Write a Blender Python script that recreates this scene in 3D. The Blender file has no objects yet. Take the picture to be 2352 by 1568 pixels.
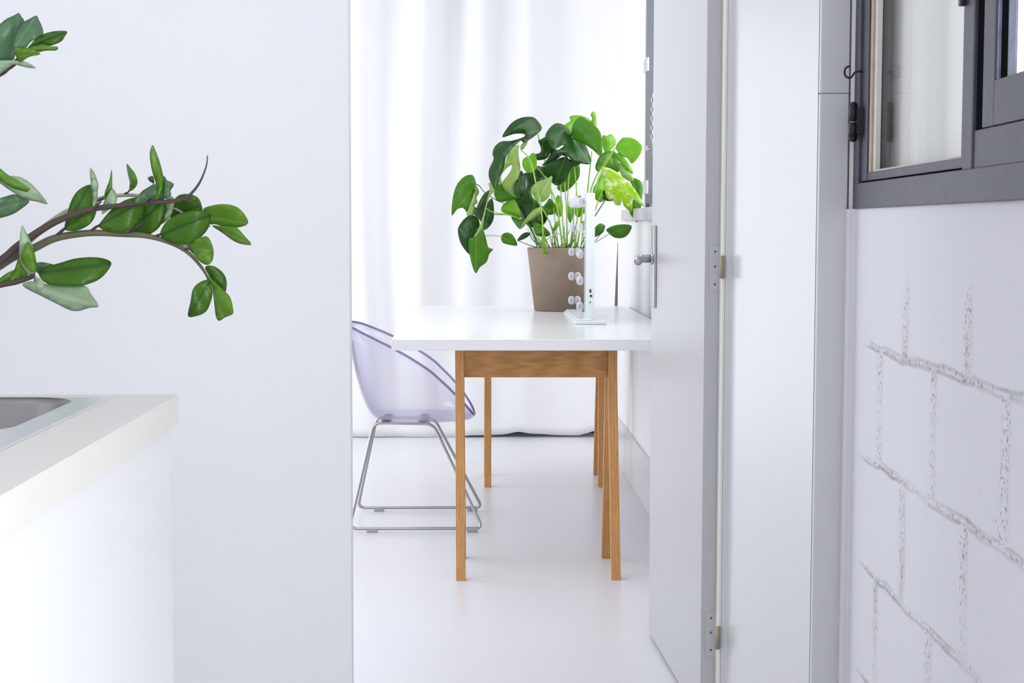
import bpy, bmesh, math, random
from mathutils import Vector, Matrix
from mathutils.geometry import delaunay_2d_cdt
random.seed(7)
SC = bpy.context.scene
COL = SC.collection
PI = math.pi

# ------------------------------------------------------------------ camera
F = 3700.0; W, Hh = 2352, 1568
CH = 1.08                                   # camera height
YAW, PITCH, ROLL = math.atan(88 / F), math.atan(264 / F), math.radians(0.12)
fw = Vector((math.sin(YAW) * math.cos(PITCH), math.cos(YAW) * math.cos(PITCH), -math.sin(PITCH)))
rt = Vector((math.cos(YAW), -math.sin(YAW), 0))
up = rt.cross(fw)
rt, up = rt * math.cos(ROLL) + up * math.sin(ROLL), up * math.cos(ROLL) - rt * math.sin(ROLL)
CAM = Vector((0, 0, CH))
cd = bpy.data.cameras.new('camera')
cd.sensor_width = 36; cd.lens = F / W * 36; cd.clip_start = 0.05; cd.clip_end = 200
cam = bpy.data.objects.new('camera', cd); COL.objects.link(cam)
M3 = Matrix((rt, up, -fw)).transposed()
cam.matrix_world = Matrix.Translation(CAM) @ M3.to_4x4()
SC.camera = cam


def ray(px, py):
    return fw + rt * ((px - W / 2) / F) - up * ((py - Hh / 2) / F)


def onY(px, py, Y):                          # where a sight line meets a plane at depth Y
    r = ray(px, py); return CAM + r * (Y / r.y)


def onX(px, py, X):
    r = ray(px, py); return CAM + r * (X / r.x)


def onZ(px, py, z):
    r = ray(px, py); return CAM + r * ((z - CH) / r.z)


# ------------------------------------------------------------------ object helpers
def tag(o, label=None, cat=None, group=None, kind=None):
    if label: o['label'] = label
    if cat: o['category'] = cat
    if group: o['group'] = group
    if kind: o['kind'] = kind
    return o


def thing(name, label, cat, loc=(0, 0, 0), group=None):
    o = bpy.data.objects.new(name, None); COL.objects.link(o)
    o.empty_display_size = 0.05; o.location = loc
    return tag(o, label, cat, group)


def world_of(o):
    m = o.matrix_parent_inverse @ Matrix.Translation(o.location)
    return world_of(o.parent) @ m if o.parent else Matrix.Translation(o.location)


def obj(name, bm, mat, parent=None, smooth=False, normals=True):
    me = bpy.data.meshes.new(name)
    if normals: bmesh.ops.recalc_face_normals(bm, faces=bm.faces)
    if smooth:
        for f in bm.faces: f.smooth = True
    bm.to_mesh(me); bm.free()
    for m in (mat if isinstance(mat, (list, tuple)) else [mat]): me.materials.append(m)
    o = bpy.data.objects.new(name, me); COL.objects.link(o)
    if parent:
        o.parent = parent
        o.matrix_parent_inverse = world_of(parent).inverted()
    return o


def struct(name, bm, mat, parent=None, smooth=False):
    o = obj(name, bm, mat, parent, smooth)
    if not parent: o['kind'] = 'structure'
    return o


def box(bm, x0, x1, y0, y1, z0, z1, bev=0.0, seg=2, mi=0):
    vs = [bm.verts.new((x, y, z)) for x in (x0, x1) for y in (y0, y1) for z in (z0, z1)]
    q = [(0, 1, 3, 2), (4, 6, 7, 5), (0, 4, 5, 1), (2, 3, 7, 6), (0, 2, 6, 4), (1, 5, 7, 3)]
    fs = [bm.faces.new([vs[i] for i in f]) for f in q]
    for f in fs: f.material_index = mi
    if bev > 0:
        es = list({e for f in fs for e in f.edges})
        r = bmesh.ops.bevel(bm, geom=es, offset=bev, segments=seg, profile=0.5, affect='EDGES')
    return bm


def hexa(bm, bot, top, bev=0.0, mi=0):
    """box from four bottom and four top corners"""
    a = [bm.verts.new(p) for p in bot]; b = [bm.verts.new(p) for p in top]
    fs = [bm.faces.new(a[::-1]), bm.faces.new(b)]
    n = len(a)
    for i in range(n): fs.append(bm.faces.new((a[i], a[(i + 1) % n], b[(i + 1) % n], b[i])))
    for f in fs: f.material_index = mi
    if bev: bmesh.ops.bevel(bm, geom=list({e for f in fs for e in f.edges}), offset=bev, segments=2, profile=0.5, affect='EDGES')
    return bm


def prism(bm, plan, z0, z1, bev=0.0):
    return hexa(bm, [(p[0], p[1], z0) for p in plan], [(p[0], p[1], z1) for p in plan], bev)


def catmull(pts, n=8, closed=False):
    P = [Vector(p) for p in pts]; out = []; m = len(P)
    for i in range(m if closed else m - 1):
        if closed: a, b, c, d = P[(i - 1) % m], P[i], P[(i + 1) % m], P[(i + 2) % m]
        else: a, b, c, d = P[max(i - 1, 0)], P[i], P[i + 1], P[min(i + 2, m - 1)]
        for k in range(n):
            t = k / n
            out.append(0.5 * ((2 * b) + (c - a) * t + (2 * a - 5 * b + 4 * c - d) * t * t + (3 * b - a - 3 * c + d) * t ** 3))
    if not closed: out.append(P[-1])
    return out


def tube(bm, pts, rad, sides=10, cap=True, closed=False, mi=0):
    P = [Vector(p) for p in pts]; n = len(P); rings = []
    ref = None
    for i in range(n):
        if closed: d = P[(i + 1) % n] - P[(i - 1) % n]
        else: d = P[min(i + 1, n - 1)] - P[max(i - 1, 0)]
        d.normalize()
        if ref is None:
            ref = d.orthogonal().normalized()
        ref = (ref - d * ref.dot(d))
        if ref.length < 1e-6: ref = d.orthogonal()
        ref.normalize(); b = d.cross(ref)
        r = rad(i / max(n - 1, 1)) if callable(rad) else rad
        rings.append([bm.verts.new(P[i] + (ref * math.cos(2 * PI * k / sides) + b * math.sin(2 * PI * k / sides)) * r) for k in range(sides)])
    fs = []
    for i in range(n if closed else n - 1):
        A, B = rings[i], rings[(i + 1) % n]
        for k in range(sides): fs.append(bm.faces.new((A[k], A[(k + 1) % sides], B[(k + 1) % sides], B[k])))
    if cap and not closed:
        fs.append(bm.faces.new(rings[0][::-1])); fs.append(bm.faces.new(rings[-1]))
    for f in fs: f.material_index = mi; f.smooth = True
    return bm


def lathe(bm, prof, c, seg=48, mi=0):
    """prof: (radius, z) list; closes to the axis where radius is 0"""
    rings = []
    for r, z in prof:
        if r < 1e-6: rings.append([bm.verts.new((c[0], c[1], c[2] + z))])
        else: rings.append([bm.verts.new((c[0] + r * math.cos(2 * PI * k / seg), c[1] + r * math.sin(2 * PI * k / seg), c[2] + z)) for k in range(seg)])
    for A, B in zip(rings, rings[1:]):
        for k in range(seg):
            if len(A) == 1 and len(B) == 1: continue
            if len(A) == 1: f = bm.faces.new((A[0], B[k], B[(k + 1) % seg]))
            elif len(B) == 1: f = bm.faces.new((A[k], B[0], A[(k + 1) % seg]))
            else: f = bm.faces.new((A[k], B[k], B[(k + 1) % seg], A[(k + 1) % seg]))
            f.material_index = mi; f.smooth = True
    return bm


def fillet(pts, r, n=6, closed=False):
    """polyline with rounded corners"""
    P = [Vector(p) for p in pts]; out = []; m = len(P)
    for i in range(m):
        if not closed and i in (0, m - 1): out.append(P[i]); continue
        a, b, c = P[(i - 1) % m], P[i], P[(i + 1) % m]
        u, v = (a - b), (c - b); k = min(r, u.length * .45, v.length * .45)
        s, e = b + u.normalized() * k, b + v.normalized() * k
        for j in range(n + 1):
            t = j / n; out.append((1 - t) ** 2 * s + 2 * t * (1 - t) * b + t * t * e)
    return out


# ------------------------------------------------------------------ materials
def new_mat(name):
    m = bpy.data.materials.new(name); m.use_nodes = True
    nt = m.node_tree; nt.nodes.clear()
    out = nt.nodes.new('ShaderNodeOutputMaterial')
    return m, nt, out


def L(nt, a, b): nt.links.new(a, b)


def pbr(name, col, rough=0.5, metal=0.0, noise=0.0, nscale=20, bump=0.0, bscale=60, spec=0.5, coat=0.0, trans=0.0):
    m, nt, out = new_mat(name)
    p = nt.nodes.new('ShaderNodeBsdfPrincipled')
    p.inputs['Base Color'].default_value = (*col, 1); p.inputs['Roughness'].default_value = rough
    p.inputs['Metallic'].default_value = metal; p.inputs['Specular IOR Level'].default_value = spec
    p.inputs['Coat Weight'].default_value = coat; p.inputs['Transmission Weight'].default_value = trans
    tc = nt.nodes.new('ShaderNodeTexCoord')
    if noise:
        n = nt.nodes.new('ShaderNodeTexNoise'); n.inputs['Scale'].default_value = nscale; n.inputs['Detail'].default_value = 5
        L(nt, tc.outputs['Object'], n.inputs['Vector'])
        mx = nt.nodes.new('ShaderNodeMix'); mx.data_type = 'RGBA'
        mx.inputs['A'].default_value = (*[max(0, c * (1 - noise)) for c in col], 1)
        mx.inputs['B'].default_value = (*[min(1, c * (1 + noise)) for c in col], 1)
        L(nt, n.outputs['Fac'], mx.inputs['Factor']); L(nt, mx.outputs['Result'], p.inputs['Base Color'])
    if bump:
        n2 = nt.nodes.new('ShaderNodeTexNoise'); n2.inputs['Scale'].default_value = bscale; n2.inputs['Detail'].default_value = 6
        L(nt, tc.outputs['Object'], n2.inputs['Vector'])
        b = nt.nodes.new('ShaderNodeBump'); b.inputs['Strength'].default_value = bump; b.inputs['Distance'].default_value = 0.01
        L(nt, n2.outputs['Fac'], b.inputs['Height']); L(nt, b.outputs['Normal'], p.inputs['Normal'])
    L(nt, p.outputs['BSDF'], out.inputs['Surface'])
    return m


def mat_leaf(name, col, vein, rough=0.32, transl=0.25, tcol=None, mottling=0.25, blotch=None):
    m, nt, out = new_mat(name)
    uv = nt.nodes.new('ShaderNodeUVMap'); uv.uv_map = 'leaf'
    sep = nt.nodes.new('ShaderNodeSeparateXYZ'); L(nt, uv.outputs['UV'], sep.inputs[0])

    def mth(op, a, b=None, c=None):
        n = nt.nodes.new('ShaderNodeMath'); n.operation = op
        for i, v in enumerate((a, b, c)):
            if v is None: continue
            if isinstance(v, (int, float)): n.inputs[i].default_value = v
            else: L(nt, v, n.inputs[i])
        return n.outputs[0]
    absv = mth('ABSOLUTE', sep.outputs['Y'])
    # midrib: bright where |across| is small
    mid = nt.nodes.new('ShaderNodeMapRange'); mid.inputs['From Min'].default_value = 0.012; mid.inputs['From Max'].default_value = 0.045
    mid.inputs['To Min'].default_value = 1; mid.inputs['To Max'].default_value = 0; L(nt, absv, mid.inputs['Value'])
    # lateral veins
    ph = mth('SUBTRACT', sep.outputs['X'], mth('MULTIPLY', absv, 0.75))
    sn = mth('SINE', mth('MULTIPLY', ph, 52.0))
    lat = nt.nodes.new('ShaderNodeMapRange'); lat.inputs['From Min'].default_value = 0.82; lat.inputs['From Max'].default_value = 1.0
    lat.inputs['To Max'].default_value = 0.28; L(nt, sn, lat.inputs['Value'])
    fac = mth('MAXIMUM', mth('MULTIPLY', mid.outputs[0], 0.75), lat.outputs[0])
    tc = nt.nodes.new('ShaderNodeTexCoord')
    nz = nt.nodes.new('ShaderNodeTexNoise'); nz.inputs['Scale'].default_value = 28; nz.inputs['Detail'].default_value = 4
    L(nt, tc.outputs['Object'], nz.inputs['Vector'])
    base = nt.nodes.new('ShaderNodeMix'); base.data_type = 'RGBA'
    base.inputs['A'].default_value = (*[c * (1 - mottling) for c in col], 1); base.inputs['B'].default_value = (*[c * (1 + mottling) for c in col], 1)
    L(nt, nz.outputs['Fac'], base.inputs['Factor'])
    src = base.outputs['Result']
    if blotch:
        n3 = nt.nodes.new('ShaderNodeTexNoise'); n3.inputs['Scale'].default_value = 34; n3.inputs['Detail'].default_value = 3
        L(nt, tc.outputs['Object'], n3.inputs['Vector'])
        mr = nt.nodes.new('ShaderNodeMapRange'); mr.inputs['From Min'].default_value = 0.5; mr.inputs['From Max'].default_value = 0.6
        L(nt, n3.outputs['Fac'], mr.inputs['Value'])
        b2 = nt.nodes.new('ShaderNodeMix'); b2.data_type = 'RGBA'; L(nt, mr.outputs[0], b2.inputs['Factor'])
        L(nt, src, b2.inputs['A']); b2.inputs['B'].default_value = (*blotch, 1); src = b2.outputs['Result']
    mx = nt.nodes.new('ShaderNodeMix'); mx.data_type = 'RGBA'; L(nt, fac, mx.inputs['Factor'])
    L(nt, src, mx.inputs['A']); mx.inputs['B'].default_value = (*vein, 1)
    p = nt.nodes.new('ShaderNodeBsdfPrincipled'); p.inputs['Roughness'].default_value = rough
    p.inputs['Specular IOR Level'].default_value = 0.34
    L(nt, mx.outputs['Result'], p.inputs['Base Color'])
    bp = nt.nodes.new('ShaderNodeBump'); bp.inputs['Strength'].default_value = 0.25; bp.inputs['Distance'].default_value = 0.002
    bp.invert = True
    L(nt, fac, bp.inputs['Height']); L(nt, bp.outputs['Normal'], p.inputs['Normal'])
    tr = nt.nodes.new('ShaderNodeBsdfTranslucent'); tr.inputs['Color'].default_value = (*(tcol or [min(1, c * 1.8) for c in col]), 1)
    ms = nt.nodes.new('ShaderNodeMixShader'); ms.inputs['Fac'].default_value = transl
    L(nt, p.outputs['BSDF'], ms.inputs[1]); L(nt, tr.outputs['BSDF'], ms.inputs[2]); L(nt, ms.outputs[0], out.inputs['Surface'])
    return m


def mat_wood(name, c1, c2, axis='Z'):
    m, nt, out = new_mat(name)
    tc = nt.nodes.new('ShaderNodeTexCoord'); mp = nt.nodes.new('ShaderNodeMapping')
    mp.inputs['Scale'].default_value = {'Z': (60, 60, 3.0), 'X': (5, 60, 60)}[axis]
    L(nt, tc.outputs['Object'], mp.inputs['Vector'])
    n = nt.nodes.new('ShaderNodeTexNoise'); n.inputs['Scale'].default_value = 1.0; n.inputs['Detail'].default_value = 6; n.inputs['Distortion'].default_value = 1.2
    L(nt, mp.outputs[0], n.inputs['Vector'])
    w = nt.nodes.new('ShaderNodeTexWave'); w.inputs['Scale'].default_value = 0.6; w.inputs['Distortion'].default_value = 9; w.inputs['Detail'].default_value = 3
    L(nt, mp.outputs[0], w.inputs['Vector'])
    mm = nt.nodes.new('ShaderNodeMath'); mm.operation = 'MULTIPLY_ADD'; mm.inputs[1].default_value = 0.3
    L(nt, w.outputs['Fac'], mm.inputs[0])
    m2 = nt.nodes.new('ShaderNodeMath'); m2.operation = 'MULTIPLY'; m2.inputs[1].default_value = 0.7; L(nt, n.outputs['Fac'], m2.inputs[0]); L(nt, m2.outputs[0], mm.inputs[2])
    r = nt.nodes.new('ShaderNodeValToRGB'); r.color_ramp.elements[0].color = (*c1, 1); r.color_ramp.elements[1].color = (*c2, 1)
    r.color_ramp.elements[0].position = 0.25; r.color_ramp.elements[1].position = 0.75
    L(nt, mm.outputs[0], r.inputs['Fac'])
    p = nt.nodes.new('ShaderNodeBsdfPrincipled'); p.inputs['Roughness'].default_value = 0.5
    L(nt, r.outputs['Color'], p.inputs['Base Color']); L(nt, p.outputs['BSDF'], out.inputs['Surface'])
    return m


def mat_clear(name, tint, edge, gloss=0.75, rough=0.03):
    """thin clear plastic: see-through face on, more tinted and reflective where the sheet is seen on edge"""
    m, nt, out = new_mat(name)
    lw = nt.nodes.new('ShaderNodeLayerWeight'); lw.inputs['Blend'].default_value = 0.5
    mx = nt.nodes.new('ShaderNodeMix'); mx.data_type = 'RGBA'
    mx.inputs['A'].default_value = (*tint, 1); mx.inputs['B'].default_value = (*edge, 1); L(nt, lw.outputs['Facing'], mx.inputs['Factor'])
    t = nt.nodes.new('ShaderNodeBsdfTransparent'); L(nt, mx.outputs['Result'], t.inputs['Color'])
    g = nt.nodes.new('ShaderNodeBsdfGlossy'); g.inputs['Roughness'].default_value = rough
    pw = nt.nodes.new('ShaderNodeMath'); pw.operation = 'POWER'; pw.inputs[1].default_value = 5; L(nt, lw.outputs['Facing'], pw.inputs[0])
    fr = nt.nodes.new('ShaderNodeMath'); fr.operation = 'MULTIPLY_ADD'; fr.inputs[1].default_value = gloss; fr.inputs[2].default_value = 0.035
    L(nt, pw.outputs[0], fr.inputs[0])
    ms = nt.nodes.new('ShaderNodeMixShader'); L(nt, fr.outputs[0], ms.inputs['Fac'])
    L(nt, t.outputs[0], ms.inputs[1]); L(nt, g.outputs[0], ms.inputs[2]); L(nt, ms.outputs[0], out.inputs['Surface'])
    return m


def mat_bulb():
    """thin milky bulb glass: partly see-through, whiter towards its rim"""
    m, nt, out = new_mat('milky_bulb_glass')
    lw = nt.nodes.new('ShaderNodeLayerWeight'); lw.inputs['Blend'].default_value = 0.5
    t = nt.nodes.new('ShaderNodeBsdfTransparent'); t.inputs['Color'].default_value = (0.95, 0.94, 0.97, 1)
    p = nt.nodes.new('ShaderNodeBsdfPrincipled'); p.inputs['Base Color'].default_value = (0.86, 0.85, 0.90, 1); p.inputs['Roughness'].default_value = 0.08
    mr = nt.nodes.new('ShaderNodeMapRange'); mr.inputs['To Min'].default_value = 0.30; mr.inputs['To Max'].default_value = 0.75
    L(nt, lw.outputs['Facing'], mr.inputs['Value'])
    ms = nt.nodes.new('ShaderNodeMixShader'); L(nt, mr.outputs[0], ms.inputs['Fac']); L(nt, t.outputs[0], ms.inputs[1]); L(nt, p.outputs[0], ms.inputs[2])
    L(nt, ms.outputs[0], out.inputs['Surface'])
    return m


WHITE = (0.80, 0.80, 0.83)
M = dict(
    wall=pbr('white_wall_paint', (0.85, 0.855, 0.88), 0.6, noise=0.012, nscale=3),
    farwall=pbr('white_room_paint', (0.87, 0.87, 0.90), 0.6, bump=0.03, bscale=30),
    trim=pbr('white_gloss_paint', (0.66, 0.66, 0.68), 0.25, bump=0.02, bscale=18),
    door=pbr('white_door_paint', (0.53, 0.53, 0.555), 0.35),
    floor=pbr('white_floor_coating', (0.78, 0.78, 0.81), 0.30, noise=0.02, nscale=2.5, bump=0.015, bscale=4),
    ceil=pbr('ceiling_white', (0.85, 0.85, 0.87), 0.8),
    worktop=pbr('cream_laminate', (0.74, 0.725, 0.69), 0.4, noise=0.02, nscale=40),
    cab=pbr('white_cabinet_front', (0.80, 0.81, 0.82), 0.35),
    steel=pbr('brushed_steel', (0.86, 0.87, 0.91), 0.28, 1.0, noise=0.06, nscale=60),
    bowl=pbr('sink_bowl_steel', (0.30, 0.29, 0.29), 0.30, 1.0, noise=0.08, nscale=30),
    chrome=pbr('satin_chrome', (0.44, 0.43, 0.44), 0.24, 1.0),
    table=pbr('white_tabletop_laminate', (0.84, 0.84, 0.85), 0.22),
    pot=pbr('greige_clay', (0.26, 0.19, 0.145), 0.75, noise=0.28, nscale=8, bump=0.12, bscale=50),
    soil=pbr('potting_soil', (0.03, 0.02, 0.014), 0.95, noise=0.6, nscale=60, bump=0.8, bscale=90),
    curtain=pbr('white_cotton', (0.86, 0.86, 0.88), 0.9),
    dark=pbr('gap_shade_black', (0.010, 0.010, 0.012), 0.9, spec=0.0),  # near-black standing for shade in gaps and under the curtain
    grey=pbr('grey_wood_paint', (0.054, 0.056, 0.079), 0.42, noise=0.22, nscale=9, bump=0.25, bscale=26),
    greylt=pbr('worn_grey_paint', (0.24, 0.27, 0.36), 0.45, noise=0.35, nscale=45, bump=0.5, bscale=60),
    black=pbr('blackened_metal', (0.018, 0.018, 0.024), 0.35, 0.4),
    putty=pbr('pale_bare_wood', (0.50, 0.39, 0.29), 0.8, noise=0.25, nscale=40),
    putty2=pbr('old_putty', (0.62, 0.60, 0.55), 0.7, noise=0.1, nscale=40),
    board=pbr('white_board_paint', (0.93, 0.92, 0.90), 0.55, noise=0.03, nscale=6, bump=0.05),
    mirror=pbr('mirror_silver', (0.93, 0.95, 0.94), 0.01, 1.0),
    mframe=pbr('white_mirror_body', (0.82, 0.87, 0.89), 0.25),
    bulb=mat_bulb(),
    socket=pbr('bulb_socket', (0.45, 0.46, 0.44), 0.3, 0.6),
    switch=pbr('black_switch', (0.02, 0.022, 0.025), 0.4),
    sill=pbr('grey_stone_sill', (0.58, 0.55, 0.58), 0.6, noise=0.2, nscale=20),
    glide=pbr('grey_plastic', (0.42, 0.42, 0.43), 0.5),
    hinge=pbr('painted_hinge', (0.54, 0.54, 0.56), 0.4),
    screw=pbr('screw_dark', (0.12, 0.11, 0.10), 0.5),
    brown=pbr('bare_wood_chip', (0.55, 0.36, 0.22), 0.7),
    oakz=mat_wood('oak_upright', (0.50, 0.225, 0.060), (0.70, 0.36, 0.125), 'Z'),
    oakx=mat_wood('oak_rail', (0.40, 0.175, 0.045), (0.58, 0.29, 0.10), 'X'),
    clear=mat_clear('clear_lilac_plastic', (0.965, 0.962, 0.98), (0.82, 0.81, 0.90), 0.75),
    rim=mat_clear('clear_plastic_rim', (0.62, 0.60, 0.76), (0.28, 0.26, 0.46)),
    glass=mat_clear('window_glass', (0.985, 0.99, 0.985), (0.97, 0.975, 0.97), 0.42),
    lf_dark=mat_leaf('leaf_old', (0.014, 0.064, 0.007), (0.05, 0.15, 0.025), 0.26, 0.12, (0.07, 0.24, 0.01)),
    lf_mid=mat_leaf('leaf_grown', (0.072, 0.225, 0.010), (0.14, 0.32, 0.05), 0.30, 0.28, (0.20, 0.50, 0.02)),
    lf_bright=mat_leaf('leaf_bright_backlit', (0.18, 0.42, 0.022), (0.38, 0.62, 0.12), 0.34, 0.36, (0.45, 0.80, 0.05)),  # lighter green of sprouts and backlit leaves, backlight put into the colour
    lf_pale=mat_leaf('leaf_underside', (0.31, 0.46, 0.12), (0.50, 0.62, 0.28), 0.45, 0.28, (0.48, 0.70, 0.18)),
    lf_var=mat_leaf('leaf_variegated', (0.42, 0.66, 0.02), (0.60, 0.80, 0.12), 0.4, 0.3, (0.6, 0.9, 0.1), 0.2, (0.86, 0.93, 0.60)),
    zz_mid=mat_leaf('zz_leaf_grown', (0.050, 0.150, 0.006), (0.020, 0.055, 0.008), 0.30, 0.12, (0.16, 0.36, 0.01), 0.25),
    zz_green=mat_leaf('zz_leaf_young', (0.105, 0.25, 0.018), (0.18, 0.33, 0.06), 0.32, 0.15, (0.22, 0.44, 0.03), 0.25),
    zz_pale=mat_leaf('zz_leaf_underside', (0.33, 0.47, 0.29), (0.46, 0.58, 0.40), 0.34, 0.15, (0.4, 0.55, 0.3), 0.35),
    zz_grey=mat_leaf('zz_leaf_waxy', (0.085, 0.18, 0.085), (0.14, 0.26, 0.13), 0.25, 0.1, (0.14, 0.3, 0.1), 0.35),
    stem=pbr('green_stem', (0.27, 0.48, 0.06), 0.45, noise=0.25, nscale=25),
    stemdk=pbr('dark_green_stem', (0.06, 0.15, 0.02), 0.45, noise=0.25, nscale=25),
    zzstem=pbr('olive_stem', (0.13, 0.12, 0.065), 0.5, noise=0.35, nscale=40),
    zzpale=pbr('pale_olive_stem', (0.38, 0.36, 0.27), 0.5, noise=0.3, nscale=40),
    zzbrown=pbr('brown_stem', (0.062, 0.042, 0.034), 0.5, noise=0.3, nscale=40),
    planter=pbr('white_planter', (0.8, 0.8, 0.8), 0.4),
)


def mat_blocks():
    """painted concrete blocks: courses 0.2 m, running bond, pits and bare dirt in the joints; uv = (metres along, metres up)"""
    m, nt, out = new_mat('painted_blockwork')
    uv = nt.nodes.new('ShaderNodeUVMap'); uv.uv_map = 'wall'
    # waver the joints
    nz = nt.nodes.new('ShaderNodeTexNoise'); nz.inputs['Scale'].default_value = 7; nz.inputs['Detail'].default_value = 4
    L(nt, uv.outputs[0], nz.inputs['Vector'])
    sub = nt.nodes.new('ShaderNodeVectorMath'); sub.operation = 'SUBTRACT'; sub.inputs[1].default_value = (0.5, 0.5, 0.5); L(nt, nz.outputs['Color'], sub.inputs[0])
    scl = nt.nodes.new('ShaderNodeVectorMath'); scl.operation = 'SCALE'; scl.inputs['Scale'].default_value = 0.030; L(nt, sub.outputs[0], scl.inputs[0])
    add = nt.nodes.new('ShaderNodeVectorMath'); add.operation = 'ADD'; L(nt, uv.outputs[0], add.inputs[0]); L(nt, scl.outputs[0], add.inputs[1])
    mp = nt.nodes.new('ShaderNodeMapping'); mp.inputs['Location'].default_value = (BR_X / 3, BR_Z, 0); mp.inputs['Scale'].default_value = (1 / 3, 1, 1); L(nt, add.outputs[0], mp.inputs['Vector'])
    br = nt.nodes.new('ShaderNodeTexBrick'); br.inputs['Scale'].default_value = 1; br.inputs['Mortar Size'].default_value = 0.010
    br.inputs['Mortar Smooth'].default_value = 0.9; br.inputs['Brick Width'].default_value = BR_W / 3; br.inputs['Row Height'].default_value = 0.2
    br.offset = 0.5; L(nt, mp.outputs[0], br.inputs['Vector'])
    sep = nt.nodes.new('ShaderNodeSeparateXYZ'); L(nt, uv.outputs[0], sep.inputs[0])

    def mr(src, a, b, c=0.0, d=1.0):
        n = nt.nodes.new('ShaderNodeMapRange'); n.inputs['From Min'].default_value = a; n.inputs['From Max'].default_value = b
        n.inputs['To Min'].default_value = c; n.inputs['To Max'].default_value = d; L(nt, src, n.inputs['Value']); return n.outputs[0]

    def mul(a, b):
        n = nt.nodes.new('ShaderNodeMath'); n.operation = 'MULTIPLY'
        for i, v in enumerate((a, b)):
            if isinstance(v, (int, float)): n.inputs[i].default_value = v
            else: L(nt, v, n.inputs[i])
        return n.outputs[0]
    # plastered smooth under the window and at the rounded end
    k = mul(mr(sep.outputs['Y'], 1.02, 0.96), mr(sep.outputs['X'], 0.02, 0.10))
    joint = mul(br.outputs['Fac'], k)
    big = nt.nodes.new('ShaderNodeTexNoise'); big.inputs['Scale'].default_value = 5; big.inputs['Detail'].default_value = 3; L(nt, uv.outputs[0], big.inputs['Vector'])
    joint = mul(joint, mr(big.outputs['Fac'], 0.30, 0.62, 0.25, 1.0))
    pit = nt.nodes.new('ShaderNodeTexNoise'); pit.inputs['Scale'].default_value = 130; pit.inputs['Detail'].default_value = 3; L(nt, uv.outputs[0], pit.inputs['Vector'])
    pits = mul(mr(pit.outputs['Fac'], 0.56, 0.70), joint)
    dirtn = nt.nodes.new('ShaderNodeTexNoise'); dirtn.inputs['Scale'].default_value = 9; dirtn.inputs['Detail'].default_value = 8; L(nt, uv.outputs[0], dirtn.inputs['Vector'])
    dirt = mul(mr(dirtn.outputs['Fac'], 0.50, 0.64), mr(joint, 0.45, 1.0))
    spk = nt.nodes.new('ShaderNodeTexNoise'); spk.inputs['Scale'].default_value = 42; spk.inputs['Detail'].default_value = 2; L(nt, uv.outputs[0], spk.inputs['Vector'])
    specks = mul(mr(spk.outputs['Fac'], 0.735, 0.77), mr(sep.outputs['Y'], 1.0, 0.6, 0.2, 1.0))

    def mix(fac, a, b):
        n = nt.nodes.new('ShaderNodeMix'); n.data_type = 'RGBA'; L(nt, fac, n.inputs['Factor'])
        if isinstance(a, tuple): n.inputs['A'].default_value = (*a, 1)
        else: L(nt, a, n.inputs['A'])
        n.inputs['B'].default_value = (*b, 1); return n.outputs['Result']
    c = mix(mul(dirt, 0.95), (0.70, 0.695, 0.735), (0.45, 0.36, 0.26))
    c = mix(mul(pits, 0.95), c, (0.33, 0.31, 0.29))
    c = mix(mul(specks, 0.6), c, (0.42, 0.36, 0.30))
    p = nt.nodes.new('ShaderNodeBsdfPrincipled'); p.inputs['Roughness'].default_value = 0.55; L(nt, c, p.inputs['Base Color'])
    fine = nt.nodes.new('ShaderNodeTexNoise'); fine.inputs['Scale'].default_value = 24; fine.inputs['Detail'].default_value = 5; L(nt, uv.outputs[0], fine.inputs['Vector'])

    def mad(a, b, cc):
        n = nt.nodes.new('ShaderNodeMath'); n.operation = 'MULTIPLY_ADD'; L(nt, a, n.inputs[0]); n.inputs[1].default_value = b
        if isinstance(cc, (int, float)): n.inputs[2].default_value = cc
        else: L(nt, cc, n.inputs[2])
        return n.outputs[0]
    h = mad(joint, -0.8, mad(pits, -0.6, mad(fine.outputs['Fac'], 0.28, 0.0)))
    b = nt.nodes.new('ShaderNodeBump'); b.inputs['Strength'].default_value = 0.8; b.inputs['Distance'].default_value = 0.009
    L(nt, h, b.inputs['Height']); L(nt, b.outputs['Normal'], p.inputs['Normal']); L(nt, p.outputs['BSDF'], out.inputs['Surface'])
    return m


# ------------------------------------------------------------------ room shell
CEIL = 2.75
YD = 3.15                                   # plane of the doorway wall
XL = onY(805, 784, YD).x                    # left side of the doorway
XR = 0.69 + 0                               # far room, face of its right wall
bm = bmesh.new(); box(bm, -3.2, 1.6, -2.6, 9.4, -0.1, 0.0); struct('floor', bm, M['floor'])
bm = bmesh.new(); box(bm, -3.2, 1.6, -2.6, 9.4, CEIL, CEIL + 0.1); struct('ceiling', bm, M['ceil'])
bm = bmesh.new(); box(bm, -3.2, XL, YD, YD + 0.045, 0, CEIL, 0.004); struct('wall_left', bm, M['wall'])

bm = bmesh.new(); box(bm, -3.3, -3.2, -2.6, 8.42, 0, CEIL); struct('wall_side', bm, M['wall'])
bm = bmesh.new(); box(bm, -3.2, 1.6, -2.7, -2.6, 0, CEIL); struct('wall_rear', bm, M['wall'])
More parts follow.
